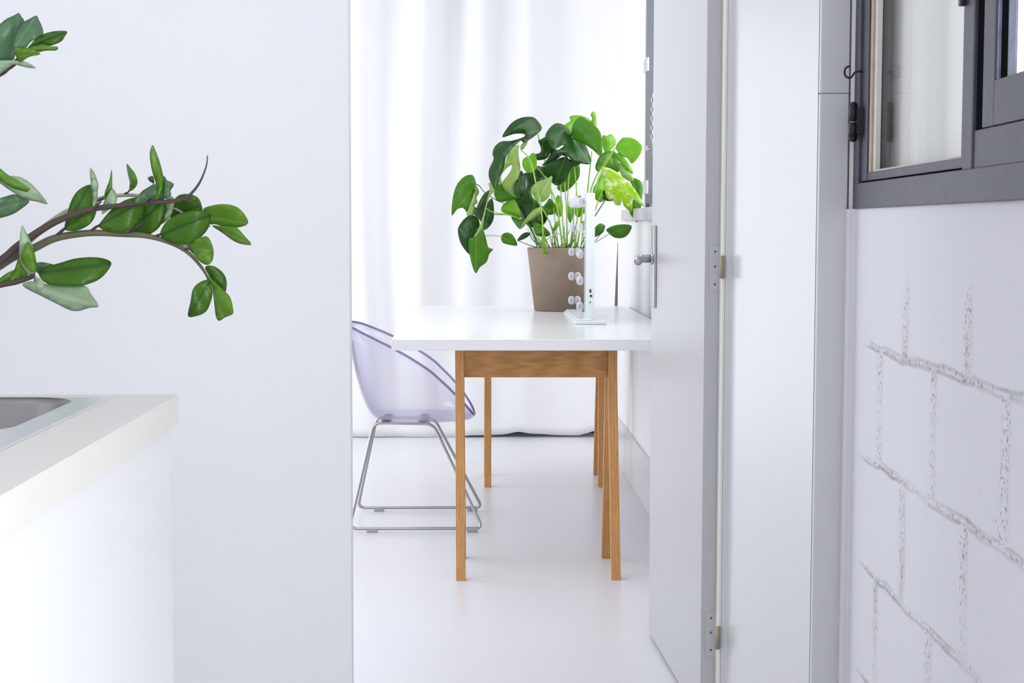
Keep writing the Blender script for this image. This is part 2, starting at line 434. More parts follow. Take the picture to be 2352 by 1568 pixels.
# far room
p0 = onZ(1493, 1178, 0); p1 = onZ(1420, 1055, 0)
XR = (p0.x + p1.x) / 2
YE = onX(1418, 784, XR).y                   # end of the right wall
SILL = onX(1470, 507, XR).z
YW1 = onX(1432, 480, XR).y                  # far end of the window
YW0 = 4.35
bm = bmesh.new()
box(bm, XR, XR + 0.24, 3.46, YE, 0, SILL)                       # parapet below the window
box(bm, XR, XR + 0.24, 3.46, YW0, SILL, CEIL)
box(bm, XR, XR + 0.24, YW1, YE, SILL, CEIL)
box(bm, XR, XR + 0.24, YW0, YW1, 2.35, CEIL)
struct('wall_right', bm, M['farwall'])
zb = onX(1493, 1052, XR).z
bm = bmesh.new()
box(bm, XR - 0.012, XR, 3.5, YE, 0.0, zb, 0.002)
struct('baseboard_right', bm, M['trim'])
# dark tapered strip painting in the shadow gap at the end of the right wall
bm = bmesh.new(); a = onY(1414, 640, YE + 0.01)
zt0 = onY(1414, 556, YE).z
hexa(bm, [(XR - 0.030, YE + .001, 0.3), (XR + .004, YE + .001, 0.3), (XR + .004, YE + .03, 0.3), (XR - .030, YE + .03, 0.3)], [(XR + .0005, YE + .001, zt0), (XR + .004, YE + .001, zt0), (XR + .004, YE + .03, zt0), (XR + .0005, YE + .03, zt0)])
struct('wall_end_shade', bm, pbr('grey_gap_shade', (0.16, 0.16, 0.18), 0.6))
YB = 8.42
bm = bmesh.new(); box(bm, -3.2, 1.6, YB, YB + 0.1, 0, CEIL); struct('wall_back', bm, M['farwall'])
bm = bmesh.new(); box(bm, -3.2, 1.6, YB - 0.02, YB, 0, 0.12); struct('hem_gap_shade', bm, M['dark'])  # black strip painting in the shade under the curtain hem

# ------------------------------------------------------------------ door frame on the right of the opening
YF = 3.04
hx = onZ(1490, 1458, 0.0)                                        # far end of the door leaf on the floor
hn = onZ(1550, 1568, 0.0)
ld = (hx - hn); ld.z = 0; ld.normalize()
hinge = onY(1609, 1500, 3.44); hinge.z = 0
far = Vector((hx.x, hx.y, 0)); LEN = (far - hinge).length
ld = (far - hinge).normalized()
ln = Vector((ld.y, -ld.x, 0))                                    # towards +X, the back of the leaf
TH = 0.041
door = thing('door_1', 'white flush door leaf standing open into the far room', 'door', hinge)
door['kind'] = 'structure'
bm = bmesh.new()
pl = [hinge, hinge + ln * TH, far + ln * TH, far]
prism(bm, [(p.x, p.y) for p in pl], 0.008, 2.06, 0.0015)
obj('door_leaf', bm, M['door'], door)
# lever handle with its long plate on the room face
bm = bmesh.new()
ps = far - ld * 0.062


def doorbox(bm, a, b, n0, n1, z0, z1, bev=0.0):
    """box on the leaf's room face: a..b metres back from the free end, n0..n1 metres out of the face"""
    P = [(far - ld * a - ln * n0), (far - ld * b - ln * n0), (far - ld * b - ln * n1), (far - ld * a - ln * n1)]
    prism(bm, [(p.x, p.y) for p in P], z0, z1, bev)


zc = onY(1475, 594, far.y - 0.06).z
doorbox(bm, 0.035, 0.085, 0.0, 0.008, zc - 0.125, zc + 0.085, 0.002)
plate = obj('handle_plate', bm, M['chrome'], door)
bm = bmesh.new()
c = far - ld * 0.06 + Vector((0, 0, zc))
pts = fillet([c, c - ln * 0.044, c - ln * 0.060 - ld * 0.11 + Vector((0, 0, -0.004))], 0.010)
tube(bm, pts, 0.0105, 16)
tube(bm, [c - ln * 0.006, c - ln * 0.012], 0.015, 18)
obj('lever', bm, M['chrome'], door)
for zc2 in (onY(1645, 612, hinge.y).z, onY(1640, 1452, hinge.y).z):
    bm = bmesh.new()
    A = hinge + ln * 0.010; B = hinge + ln * (TH - 0.003)
    P = [A, B, B - ld * 0.0022, A - ld * 0.0022]
    prism(bm, [(p.x, p.y) for p in P], zc2 - 0.052, zc2 + 0.045, 0.0008)
    h = obj('hinge', bm, M['hinge'], door)
    bm = bmesh.new()
    k = hinge + ln * (TH - 0.0125) - ld * 0.047
    tube(bm, [k + Vector((0, 0, zc2 - 0.024)), k + Vector((0, 0, zc2 + 0.024))], 0.0052, 12)
    obj('knuckle', bm, pbr('worn_hinge_pin', (0.34, 0.30, 0.22), 0.45, 0.5), h)
    bm = bmesh.new()
    for dz in (-0.038, 0.0, 0.032):
        s = hinge + ln * 0.022 - ld * 0.0022 + Vector((0, 0, zc2 + dz))
        tube(bm, [s + ld * 0.001, s - ld * 0.0008], 0.0024, 10)
    obj('screw', bm, M['screw'], h)

# splayed lining between the door leaf and the block wall
xa = onY(1664, 784, 3.40).x; xb = onY(1872, 784, YF).x; xc = onY(1939, 784, YF).x
bm = bmesh.new()
prism(bm, [(xa, 3.40), (xa + 0.012, 3.395), (xb, YF + 0.004), (xb, YF + 0.05), (xa + 0.06, 3.44), (xa, 3.44)], 0, CEIL, 0.002)
struct('trim_1', bm, M['trim'], smooth=False)
bm = bmesh.new()
xe = onY(1663.5, 784, 3.395).x
prism(bm, [(xa - 0.0065, 3.401), (xa - 0.0002, 3.401), (xa - 0.0002, 3.44), (xa - 0.0065, 3.44)], 0, CEIL, 0.001)
struct('trim_5', bm, pbr('cream_edge_paint', (0.84, 0.81, 0.74), 0.4))
zk = onY(1910, 215, YF).z
for nm, z0, z1 in (('trim_2', 0, zk - 0.0002), ('trim_3', zk + 0.0002, CEIL)):
    bm = bmesh.new(); box(bm, xb + 0.0005, xc, YF - 0.008, YF + 0.05, z0, z1, 0.0025); struct(nm, bm, M['trim'])

bm = bmesh.new(); box(bm, xc + 0.0003, xc + 0.0028, YF - 0.0075, YF + 0.05, 0, CEIL); struct('trim_gap_shade', bm, pbr('brown_gap_shade', (0.16, 0.12, 0.10), 0.8))  # dark strip that paints in the shadow line of the gap
bm = bmesh.new(); box(bm, xc + 0.05, 0.98, YF + 0.06, YF + 0.16, 0, CEIL); struct('leak_block', bm, M['wall'])  # unseen block added to stop sky light leaking past the trim

# ------------------------------------------------------------------ painted block wall on the right (its own direction)
VPB = 1215
C0 = onY(1972, 789, 2.96); C0.z = 0
tdir = ray(VPB, 520); tdir = -Vector((tdir.x, tdir.y, 0)).normalized()      # along the wall, towards the viewer
ndir = Vector((tdir.y, -tdir.x, 0))
if ndir.x > 0: ndir = -ndir                                                  # out of the wall, into the room


def wp(s, n, z): return C0 + tdir * s + ndir * n + Vector((0, 0, z))


def onwall(px, py, n=0.0):
    r = ray(px, py); o = C0 + ndir * n
    t = (o - CAM).dot(ndir) / r.dot(ndir); q = CAM + r * t
    return ((q - C0).dot(tdir), q.z)


print('courses z', [round(onwall(1974, y)[1], 3) for y in (789, 1039, 1278, 1540)], [round(onwall(x, y)[1], 3) for x, y in ((2306, 908), (2226, 1208), (2187, 1503))])
print('joints A', [round(onwall(x, 960)[0], 3) for x in (2030, 2142, 2312)], 'B', [round(onwall(x, 760)[0], 3) for x in (2075, 2215)], 'C', [round(onwall(x, y)[0], 3) for x, y in ((2070, 1200), (2222, 1260))])
JA = onwall(2142, 960)[0]; JB = onwall(2215, 760)[0]
BR_W = 0.37
BR_Z = -onwall(2140, 845)[1] + 0.8
BR_X = -JA                                   # phase: set after reading the brick texture's row parity
M['blocks'] = mat_blocks()

fz0 = onwall(1962, 480)[1]
S_F0 = onwall(1963, 460)[0]
S_END = 1.6
bm = bmesh.new()
uvl = bm.loops.layers.uv.new('wall')
prof = fillet([Vector((-0.085, 0.016, 0)), Vector((-0.045, 0.016, 0)), Vector((-0.045, 0.0, 0)), Vector((0.6, 0.0, 0))], 0.022, 8)
prof = [(p.x, p.y) for p in prof[:-1]]
prof += [(S_END, 0.0)]


def wallstrip(bm, prof, z0, z1):
    acc = [prof[0][0]]
    for (a, b), (c, d) in zip(prof, prof[1:]):
        for z in (0,):
            vs = [bm.verts.new(wp(a, b, z0)), bm.verts.new(wp(c, d, z0)), bm.verts.new(wp(c, d, z1)), bm.verts.new(wp(a, b, z1))]
            f = bm.faces.new(vs); f.smooth = True
            for l, (s, zz) in zip(f.loops, ((a, z0), (c, z0), (c, z1), (a, z1))): l[uvl].uv = (s, zz)


wallstrip(bm, prof, 0, fz0)
# jamb strip beside the window, and the thickness under it
cut = [p for p in prof if p[0] < S_F0 - 0.002] + [(S_F0, 0.0), (S_F0, -0.16)]
wallstrip(bm, cut, fz0, CEIL)
vs = [bm.verts.new(wp(s, n, fz0)) for s, n in ((S_F0, 0), (S_END, 0), (S_END, -0.16), (S_F0, -0.16))]
bm.faces.new(vs)
vs = [bm.verts.new(wp(s, -0.16, z)) for s, z in ((-0.085, 0), (S_END, 0), (S_END, fz0), (-0.085, fz0))]; bm.faces.new(vs)
vs = [bm.verts.new(wp(S_END, n, z)) for n, z in ((0, 0), (-0.16, 0), (-0.16, fz0), (0, fz0))]; bm.faces.new(vs)
bmesh.ops.remove_doubles(bm, verts=bm.verts, dist=1e-5)
struct('wall_blocks', bm, M['blocks'])


# ------------------------------------------------------------------ grey timber window in the block wall
def wbox(bm, s0, s1, n0, n1, z0, z1, bev=0.0, mi=0):
    hexa(bm, [wp(s0, n0, z0), wp(s1, n0, z0), wp(s1, n1, z0), wp(s0, n1, z0)], [wp(s0, n0, z1), wp(s1, n0, z1), wp(s1, n1, z1), wp(s0, n1, z1)], bev, mi)


def sx(x, y=200, n=0.0): return onwall(x, y, n)[0]
def zx(x, y, n=0.0): return onwall(x, y, n)[1]


ZT = 2.2
win = thing('window_1', 'grey painted timber window set in the white block wall', 'window', wp(S_F0, 0, fz0))
win['kind'] = 'structure'
s_sash = sx(1976, 380); z_sash = zx(1980, 420)
s_sr = sx(2213); s_mul = sx(2221)
s_gr = sx(2243); s_gr2 = sx(2262); z_gr = zx(2252, 297)
bm = bmesh.new()
wbox(bm, S_F0, S_END, -0.045, 0.004, fz0, z_sash, 0.002)                      # bottom rail
wbox(bm, S_F0, s_sash - 0.003, -0.045, 0.004, z_sash - 0.001, ZT, 0.002)      # hinge stile
wbox(bm, s_mul, s_gr, -0.025, 0.005, z_sash - 0.001, ZT, 0.002)               # mullion
wbox(bm, s_gr - 0.001, S_END, -0.045, 0.002, z_sash - 0.001, z_gr, 0.002)     # rail under the second light
wbox(bm, S_F0, S_END, -0.045, 0.004, ZT, ZT + 0.07, 0.002)
obj('window_frame', bm, M['grey'], win)
# first sash with putty, glass, hinge and cabin hook
zg = zx(2000, 394); s_g0 = sx(1992, 300); s_g1 = sx(2206, 250)
bm = bmesh.new()
wbox(bm, s_sash, s_g0 - 0.012, -0.045, -0.002, z_sash + 0.003, ZT - 0.003, 0.0015)
wbox(bm, s_g1, s_sr, -0.045, -0.002, z_sash + 0.003, ZT - 0.003, 0.0015)
wbox(bm, s_g0 - 0.013, s_g1 + 0.001, -0.045, -0.004, z_sash + 0.003, zg, 0.0015)
sash = obj('sash', bm, M['grey'], win)
bm = bmesh.new()
wbox(bm, s_g0 - 0.012, s_g0 + 0.006, -0.02, -0.006, zg - 0.006, ZT - 0.004, 0.001)
obj('bare_wood_edge', bm, M['putty'], sash)
bm = bmesh.new()
wbox(bm, s_g0 + 0.006, s_g0 + 0.026, -0.019, -0.010, zg - 0.002, ZT - 0.004, 0.001)
wbox(bm, s_g0 + 0.02, s_g1, -0.018, -0.011, zg - 0.003, zg + 0.004, 0.001)
obj('putty', bm, M['putty2'], sash)
bm = bmesh.new(); wbox(bm, s_g0 - 0.005, s_g1 + 0.006, -0.024, -0.020, zg - 0.008, ZT - 0.01)
obj('pane', bm, M['glass'], sash)
bm = bmesh.new()
zh0 = zx(1966, 326); zh1 = zx(1966, 240); sh = sx(1977, 285); nh = 0.014
tube(bm, [wp(sh, nh, zh0 + 0.006), wp(sh, nh, (zh0 + zh1) / 2 - .001)], 0.0085, 14)
tube(bm, [wp(sh, nh, (zh0 + zh1) / 2 + .001), wp(sh, nh, zh1 - 0.006)], 0.0078, 14)
for z, r, d in ((zh0 + 0.006, 0.0085, -1), (zh1 - 0.006, 0.0078, 1)):
    tube(bm, [wp(sh, nh, z + d * r * math.sin(a)) for a in (0, .5, 1.0, 1.4)], lambda t, r=r: r * math.cos(t * 1.4), 14)
wbox(bm, sh, sh + 0.02, -0.004, nh - 0.004, zh0 + 0.012, zh1 - 0.012)
obj('hinge', bm, M['black'], sash)
bm = bmesh.new()
hz = zx(1972, 168); hs = sx(1979, 168)
pts = [wp(hs, -0.004, hz), wp(hs, 0.008, hz + 0.0005), wp(hs - 0.001, 0.013, hz - 0.002)]
for k in range(15):
    a = -2.2 + k / 14 * 4.0
    pts.append(wp(hs - 0.002, 0.0225 + 0.0085 * math.cos(a), hz - 0.0005 + 0.0105 * math.sin(a)))
tube(bm, catmull(pts, 4), 0.0019, 10)
obj('hook', bm, M['black'], sash)
bm = bmesh.new()
wbox(bm, sx(2219), sx(2225), 0.0, 0.014, zx(2222, 16), zx(2222, -40), 0.002)
obj('latch', bm, M['black'], sash)
# second light: black strip painting in the gap's shadow, sash and bright pane
s_p = sx(2291, 100); z_p = zx(2300, 180); s_q = sx(2327, 100)
bm = bmesh.new()
wbox(bm, s_gr2, s_p, -0.014, 0.003, z_gr + 0.0006, ZT - 0.003, 0.002)
wbox(bm, s_p - 0.001, S_END, -0.014, 0.003, z_gr + 0.0006, z_p, 0.002)
sash2 = obj('sash', bm, M['grey'], win)
bm = bmesh.new(); wbox(bm, s_gr + 0.0005, s_gr2 - 0.0003, -0.03, -0.0005, z_gr, ZT)
obj('rebate_shade', bm, M['dark'], win)
bm = bmesh.new()
wbox(bm, s_p, s_p + 0.006, -0.014, 0.0005, z_p, ZT - 0.01, 0.001)
wbox(bm, sx(2311, 100), s_q, -0.0055, -0.0025, z_p - 0.002, ZT - 0.01, 0.003)
obj('glazing_bead', bm, M['greylt'], sash2)
bm = bmesh.new(); wbox(bm, s_p + 0.006, sx(2312, 100), -0.010, -0.0035, z_p - 0.004, ZT - 0.01)
obj('groove_shade', bm, M['dark'], sash2)  # solid black strip painted in for the groove's shade
bm = bmesh.new(); wbox(bm, s_q - 0.004, S_END, -0.0075, -0.0060, z_p - 0.01, ZT - 0.01)
obj('pane', bm, M['glass'], sash2)
# white boards standing behind the first pane
bm = bmesh.new()
sb = [S_F0 + 0.002, sx(2118, 200, -0.05), s_mul - 0.02]
for a, b in zip(sb, sb[1:]):
    wbox(bm, a, b - 0.0015, -0.054, -0.048, fz0 + 0.002, ZT + 0.05, 0.002)
obj('shutter_board', bm, M['board'], win)

# ------------------------------------------------------------------ far window on the right wall
win2 = thing('window_2', 'bright casement window over the table with slim dark steel frame', 'window', (XR, YW0, SILL))
win2['kind'] = 'structure'
XW = XR + 0.05
pb = onX(1483, 200, XW)
bm = bmesh.new()
yb = pb.y
box(bm, XW, XW + 0.035, yb - 0.045, yb + 0.02, SILL + 0.05, 2.35, 0.002)
box(bm, XW + 0.012, XW + 0.05, YW0, YW0 + 0.04, SILL + 0.05, 2.35, 0.002)
box(bm, XW + 0.012, XW + 0.05, YW0, yb, SILL + 0.05, SILL + 0.075, 0.002)
box(bm, XW, XW + 0.05, YW0, YW1, 2.31, 2.35, 0.002)
obj('window_frame', bm, pbr('steel_grey_paint', (0.16, 0.165, 0.19), 0.35, 0.2), win2)
bm = bmesh.new()
box(bm, XW + 0.02, XW + 0.024, YW0, YW1, SILL + 0.05, 2.33)
obj('pane', bm, M['glass'], win2)
for y in (152, 430):
    z = onX(1482, y, XW).z
    bm = bmesh.new(); box(bm, XW - 0.004, XW + 0.006, yb - 0.075, yb + 0.055, z - 0.028, z + 0.028, 0.002)
    obj('hinge', bm, pbr('pale_hinge', (0.55, 0.56, 0.58), 0.4, 0.3), win2)
bm = bmesh.new()
box(bm, XR - 0.018, XR + 0.24, YW0 + 0.02, YW1 - 0.08, SILL, SILL + 0.05, 0.004)
obj('sill', bm, M['sill'], win2)
# latch and chain near the frame
yc = onX(1500, 280, XR - 0.01).y
zt, zl = onX(1500, 215, XR - 0.01).z, onX(1500, 330, XR - 0.01).z
ch = thing('window_chain', 'small steel chain hanging beside the far window', 'chain', (XR - 0.012, yc, zl))
bm = bmesh.new()
n = 11; hh = (zt - zl) / n
for k in range(n):
    zc_ = zt - hh * (k + 0.5); pts = []
    for j in range(14):
        a = 2 * PI * j / 14; u = 0.0062 * math.cos(a); v = hh * 0.62 * math.sin(a)
        pts.append((XR - 0.012 + (u if k % 2 else 0), yc + (0 if k % 2 else u), zc_ + v))
    tube(bm, pts, 0.0013, 6, closed=True)
obj('chain_links', bm, M['chrome'], ch)
bm = bmesh.new(); z = onX(1500, 342, XR - 0.01).z
box(bm, XR - 0.014, XR + 0.02, yc - 0.012, yc + 0.012, z - 0.018, z + 0.024, 0.002)
tube(bm, [(XR - 0.010, yc, z), (XR - 0.034, yc, z - 0.002)], 0.005, 10)
tube(bm, [(XR - 0.034, yc, z - 0.012), (XR - 0.034, yc, z + 0.012)], 0.004, 10)
obj('latch', bm, M['chrome'], ch)

# ------------------------------------------------------------------ curtain along the back of the far room
YC = onZ(1000, 1004, 0.0).y
print('curtain depth', YC, 'right wall', XR, 'end', YE, 'window', YW1, SILL)
cur = thing('curtain', 'white cotton curtain in soft folds across the back of the far room', 'curtain', (0.2, YC, 0))
x0, x1 = -1.35, 1.25
NX, NZ = 420, 60
bm = bmesh.new()


def fold(x, z):
    """depth of the cloth: broad soft folds, deeper near the top"""
    t = z / 2.6; a = 0.12 + 0.95 * t
    w = x + 0.018 * math.sin(2.1 * z + 3 * x)
    d = 0.068 * math.sin(2 * PI * (w - 0.227) / 0.29 + PI + 0.35 * math.sin(5 * x)) + 0.018 * math.sin(2 * PI * w / 0.62 + 1.9) + 0.007 * math.sin(2 * PI * w / 0.105 + 0.8 * z)
    g = 1.0 if x < -0.10 else max(0.50, 1.0 - (x + 0.10) * 1.2)
    return d * a * g


def hemz(x):
    px = 1088 + x * F / YC
    z = 0.002 + 0.001 * math.sin(9 * x)
    if 1050 < px: z += 0.009 * min(1, (px - 1050) / 30)
    z += 0.016 * math.exp(-((px - 1192) / 26) ** 2) + 0.006 * math.exp(-((px - 1240) / 25) ** 2)
    if px > 1330: z += min(0.05, (px - 1330) / 50 * 0.03)
    return z


grid = []
for i in range(NX + 1):
    x = x0 + (x1 - x0) * i / NX; hz_ = hemz(x); colv = []
    for j in range(NZ + 1):
        z = hz_ + (2.62 - hz_) * j / NZ
        colv.append(bm.verts.new((x, YC + fold(x, z), z)))
    grid.append(colv)
for i in range(NX):
    for j in range(NZ): bm.faces.new((grid[i][j], grid[i + 1][j], grid[i + 1][j + 1], grid[i][j + 1])).smooth = True
cl = obj('cloth', bm, M['curtain'], cur)
sm = cl.modifiers.new('thickness', 'SOLIDIFY'); sm.thickness = 0.002
bm = bmesh.new(); tube(bm, [(x0 - 0.1, YC, 2.66), (x1 + 0.05, YC, 2.66)], 0.012, 12); obj('curtain_rail', bm, M['trim'], cur)
for x in (x0 + .1, 0, x1 - .1):
    bm = bmesh.new(); box(bm, x - .008, x + .008, YC - .008, YC + .008, 2.665, CEIL)
    obj('bracket', bm, M['trim'], cur)

# ------------------------------------------------------------------ white table on two oak trestle frames
TZ = 0.74
a = onZ(899, 779, TZ); b = onZ(946, 702, TZ)
yf, yr = a.y, b.y
TT = TZ - onY(1100, 805, yf).z
tb = thing('table', 'white topped table on oak trestle legs standing against the far room wall', 'table', (0.25, (yf + yr) / 2, 0))
bm = bmesh.new()
plan = [(a.x, yf), (XR - 0.016, yf), (XR - 0.016, yr), (b.x, yr)]
prism(bm, plan, TZ - TT, TZ, 0.002)
obj('tabletop', bm, M['table'], tb)
print('table', yf, yr, TT, a.x, b.x)


def oblique_leg(bm, xt, yt, xb_, yb_, ztop, w, d, bev=0.0015):
    hw, hd = w / 2, d / 2
    bot = [(xb_ - hw, yb_ - hd, 0), (xb_ + hw, yb_ - hd, 0), (xb_ + hw, yb_ + hd, 0), (xb_ - hw, yb_ + hd, 0)]
    top = [(xt - hw, yt - hd, ztop), (xt + hw, yt - hd, ztop), (xt + hw, yt + hd, ztop), (xt - hw, yt + hd, ztop)]
    hexa(bm, bot, top, bev)


# measured feet
E = onZ(1058.5, 1332, 0); D = onZ(1414, 1329, 0); Cc = onZ(1393, 1280, 0)
Fb = onZ(1120.5, 1118, 0); Bb = onZ(1381, 1117, 0); Ab = onZ(1370, 1090, 0)
LW = 21.5 * D.y / F
for front, (l, r), back_r in ((True, (E, D), Cc), (False, (Fb, Bb), Ab)):
    yfoot = (l.y + r.y) / 2; yback = back_r.y
    ymid = (yfoot + yback) / 2; zt_ = TZ - TT
    yft, ybt = ymid - 0.028, ymid + 0.028
    fr = bpy.data.objects.new('trestle', None); COL.objects.link(fr); fr.empty_display_size = 0.05
    fr.parent = tb; fr.location = Vector((0, 0, 0))
    xl_t = onY(1055.5, 815, yft).x if front else onY(1120.5, 875, yft).x
    xr_t = onY(1405, 815, yft).x if front else onY(1381.5, 875, yft).x

    def kid(nm, bm_, mt):
        return obj(nm, bm_, mt, fr)
    for (xt, xb_, yt, yb_) in ((xl_t, l.x, yft, yfoot), (xr_t, r.x, yft, yfoot), (xl_t, l.x, ybt, yback), (xr_t, back_r.x if not front else r.x - 0.004, ybt, yback)):
        bm = bmesh.new(); oblique_leg(bm, xt, yt, xb_, yb_, zt_, LW, 0.03); kid('leg', bm, M['oakz'])
    zr = onY(1230, 867, yft - 0.02).z
    for y_ in (yft, ybt):
        bm = bmesh.new(); box(bm, xl_t + LW / 2, xr_t - LW / 2, y_ - 0.011, y_ + 0.011, zr, zt_, 0.001); kid('rail', bm, M['oakx'])

# ------------------------------------------------------------------ clear tub chair
cn = onZ(1040, 1214, 0.012); cf = onZ(1040, 1166, 0.012)
yn, yfr = cn.y, cf.y; ymid = (yn + yfr) / 2
zt_ = onY(930, 964, ymid).z                                       # underside of the shell
xfr = (onY(1110, 1163, yfr).x + onY(1107, 1213, yn).x) / 2; xbk = onY(822, 1163, yfr).x
xt0 = onY(862, 962, ymid).x; xt1 = onY(996, 965, ymid).x
chair = thing('tub_chair', 'clear lilac plastic tub chair on a chrome sled frame beside the white table', 'chair', ((xfr + xbk) / 2, ymid, 0))
for y_, yt in ((yn, ymid - 0.085), (yfr, ymid + 0.085)):
    bm = bmesh.new()
    R_ = 0.0055
    path = [Vector((xt0, yt, zt_)), Vector((xbk, y_, 0.013)), Vector((xfr, y_, 0.013)), Vector((xt1, yt, zt_ - 0.004))]
    tube(bm, fillet(path, 0.03, 8, closed=True), R_, 12, closed=True)
    sl = obj('sled_leg', bm, M['chrome'], chair)
    for px_ in (0.17, 0.92):
        xg = xbk + (xfr - xbk) * px_
        bm = bmesh.new(); box(bm, xg - 0.019, xg + 0.019, y_ - 0.008, y_ + 0.008, 0.0, 0.015, 0.002); obj('glide', bm, M['glide'], sl)
for x_ in (xt0 + 0.03, xt1 - 0.02):
    bm = bmesh.new(); tube(bm, [(x_, ymid - 0.09, zt_), (x_, ymid + 0.09, zt_)], 0.006, 10)
    obj('cross_bar', bm, M['chrome'], chair)
BOSS = pbr('dark_lilac_plastic', (0.12, 0.11, 0.20), 0.2)
for x_ in (xt0 + 0.045, xt1 - 0.035):
    for y_ in (ymid - 0.07, ymid + 0.07):
        bm = bmesh.new(); lathe(bm, [(0.0, -0.002), (0.018, -0.002), (0.022, 0.006), (0.010, 0.014), (0.0, 0.014)], (x_, y_, zt_), 16)
        obj('mounting_boss', bm, BOSS, chair)

# shell: the near rim is measured from the photograph, the far rim mirrors it across the chair's middle
rim_px = [(812, 757), (855, 776), (900, 797), (950, 825), (990, 852), (1030, 890), (1062, 925), (1082, 952), (1090, 966)]
hw_side = 0.235
rimpts = [onY(x, y, ymid - hw_side * 0.92) for x, y in rim_px]


def rim_z(x):
    P = [(p.x, p.z) for p in rimpts]
    if x <= P[0][0]:
        m_ = (P[1][1] - P[0][1]) / (P[1][0] - P[0][0]); return min(P[0][1] + (x - P[0][0]) * m_ * 0.75, 0.80)
    for (xa_, za_), (xb_, zb_) in zip(P, P[1:]):
        if x <= xb_: return za_ + (zb_ - za_) * (x - xa_) / (xb_ - xa_)
    return P[-1][1]


xs_front = rimpts[-1].x; xs_back = onY(797, 757, ymid).x
cxs = (xs_front + xs_back) / 2; ax_ = (xs_front - xs_back) / 2
NS, NR = 72, 26


def shell_pt(th, t):
    c_, s_ = math.cos(th), math.sin(th)
    ex = 2 / 2.7
    ux = math.copysign(abs(c_) ** ex, c_); uy = math.copysign(abs(s_) ** ex, s_)
    X = cxs + ax_ * ux
    # rim height at this angle
    zr = rim_z(X)
    back = max(0.0, -c_)
    # profile: flat seat to t=.55, then curving up
    if t < 0.55:
        rr = t / 0.55 * 0.72; h = 0.012 * (t / 0.55) ** 2 * 0.0
    else:
        q = (t - 0.55) / 0.45
        rr = 0.72 + 0.28 * q ** 0.75; h = q ** 1.55
    zb_ = zt_ + 0.014 + 0.006 * (1 - min(1, t / 0.55)) * 0
    low = zb_ + 0.02 * max(0, ux) * min(1, t / 0.55)
    return Vector((cxs + ax_ * ux * rr + 0.052 * (1 - max(0, (rr - .72) / .28)), ymid + hw_side * uy * rr, zb_ + (max(zr, zb_ + 0.004) - zb_) * h))


bm = bmesh.new()
rings = []
cv = bm.verts.new(shell_pt(0, 0))
for j in range(1, NR + 1):
    rings.append([bm.verts.new(shell_pt(2 * PI * k / NS, j / NR)) for k in range(NS)])
for k in range(NS): bm.faces.new((cv, rings[0][k], rings[0][(k + 1) % NS]))
for A, B in zip(rings, rings[1:]):
    for k in range(NS): bm.faces.new((A[k], B[k], B[(k + 1) % NS], A[(k + 1) % NS]))
sh_ = obj('shell', bm, M['clear'], chair, smooth=True)
so = sh_.modifiers.new('thickness', 'SOLIDIFY'); so.thickness = 0.006; so.offset = 0
bm = bmesh.new()
tube(bm, [shell_pt(2 * PI * k / NS, 1.0) for k in range(NS)], 0.0042, 8, closed=True)
obj('shell_rim', bm, M['rim'], chair)

# ------------------------------------------------------------------ kitchen peninsula: cabinet, worktop, steel sink
KZ = 0.88
c1 = onZ(410, 905.5, KZ); YK = c1.y; XK = c1.x
KT = KZ - onY(410, 972, YK).z
XK0, YK0 = XK - 0.78, 0.35
s_r = onZ(240, 914, KZ + 0.002)
SX1, SY1 = onZ(120, 975.5, KZ + 0.002).x, s_r.y
SX0, SY0 = SX1 - 0.46, SY1 - 0.60
print('worktop', YK, XK, KT, 'sink', SX1, SY1)
o_r = onZ(160, 916.5, KZ + 0.002)
BX1, BY1 = onZ(64, 969, KZ + 0.002).x, onZ(100, 914.5, KZ + 0.002).y
BX0, BY0 = SX0 + 0.035, onZ(0, 995, KZ + 0.002).y


def frame_slab(bm, outer, inner, z0, z1):
    """slab with a hole; outer and inner: loops of equal point count"""
    n = len(outer)
    V = [[bm.verts.new((p[0], p[1], z)) for p in lp] for z in (z0, z1) for lp in (outer, inner)]
    ob, ib, ot, it = V
    for i in range(n):
        j = (i + 1) % n
        bm.faces.new((ot[i], ot[j], it[j], it[i])); bm.faces.new((ob[j], ob[i], ib[i], ib[j]))
        bm.faces.new((ob[i], ob[j], ot[j], ot[i])); bm.faces.new((ib[j], ib[i], it[i], it[j]))
    return bm


def rrect(x0, x1, y0, y1, r, n=8):
    out = []
    for cx, cy, a0 in ((x1 - r, y1 - r, 0), (x0 + r, y1 - r, PI / 2), (x0 + r, y0 + r, PI), (x1 - r, y0 + r, 1.5 * PI)):
        for k in range(n + 1):
            a_ = a0 + PI / 2 * k / n; out.append((cx + r * math.cos(a_), cy + r * math.sin(a_)))
    return out


wt = thing('worktop', 'cream laminate worktop around the steel sink', 'worktop', (XK - 0.3, YK - 0.3, KZ - KT))
bm = bmesh.new()
frame_slab(bm, rrect(XK0, XK, YK0, YK, 0.004), rrect(BX0 - .008, BX1 + .008, BY0 - .008, BY1 + .008, 0.06), KZ - KT, KZ)
obj('worktop_slab', bm, M['worktop'], wt)
xcb = onY(392, 1000, YK - 0.012).x
cab = thing('kitchen_cabinet', 'plain white base cabinet under the cream worktop', 'cabinet', (xcb - 0.3, YK - 0.5, 0))
bm = bmesh.new()
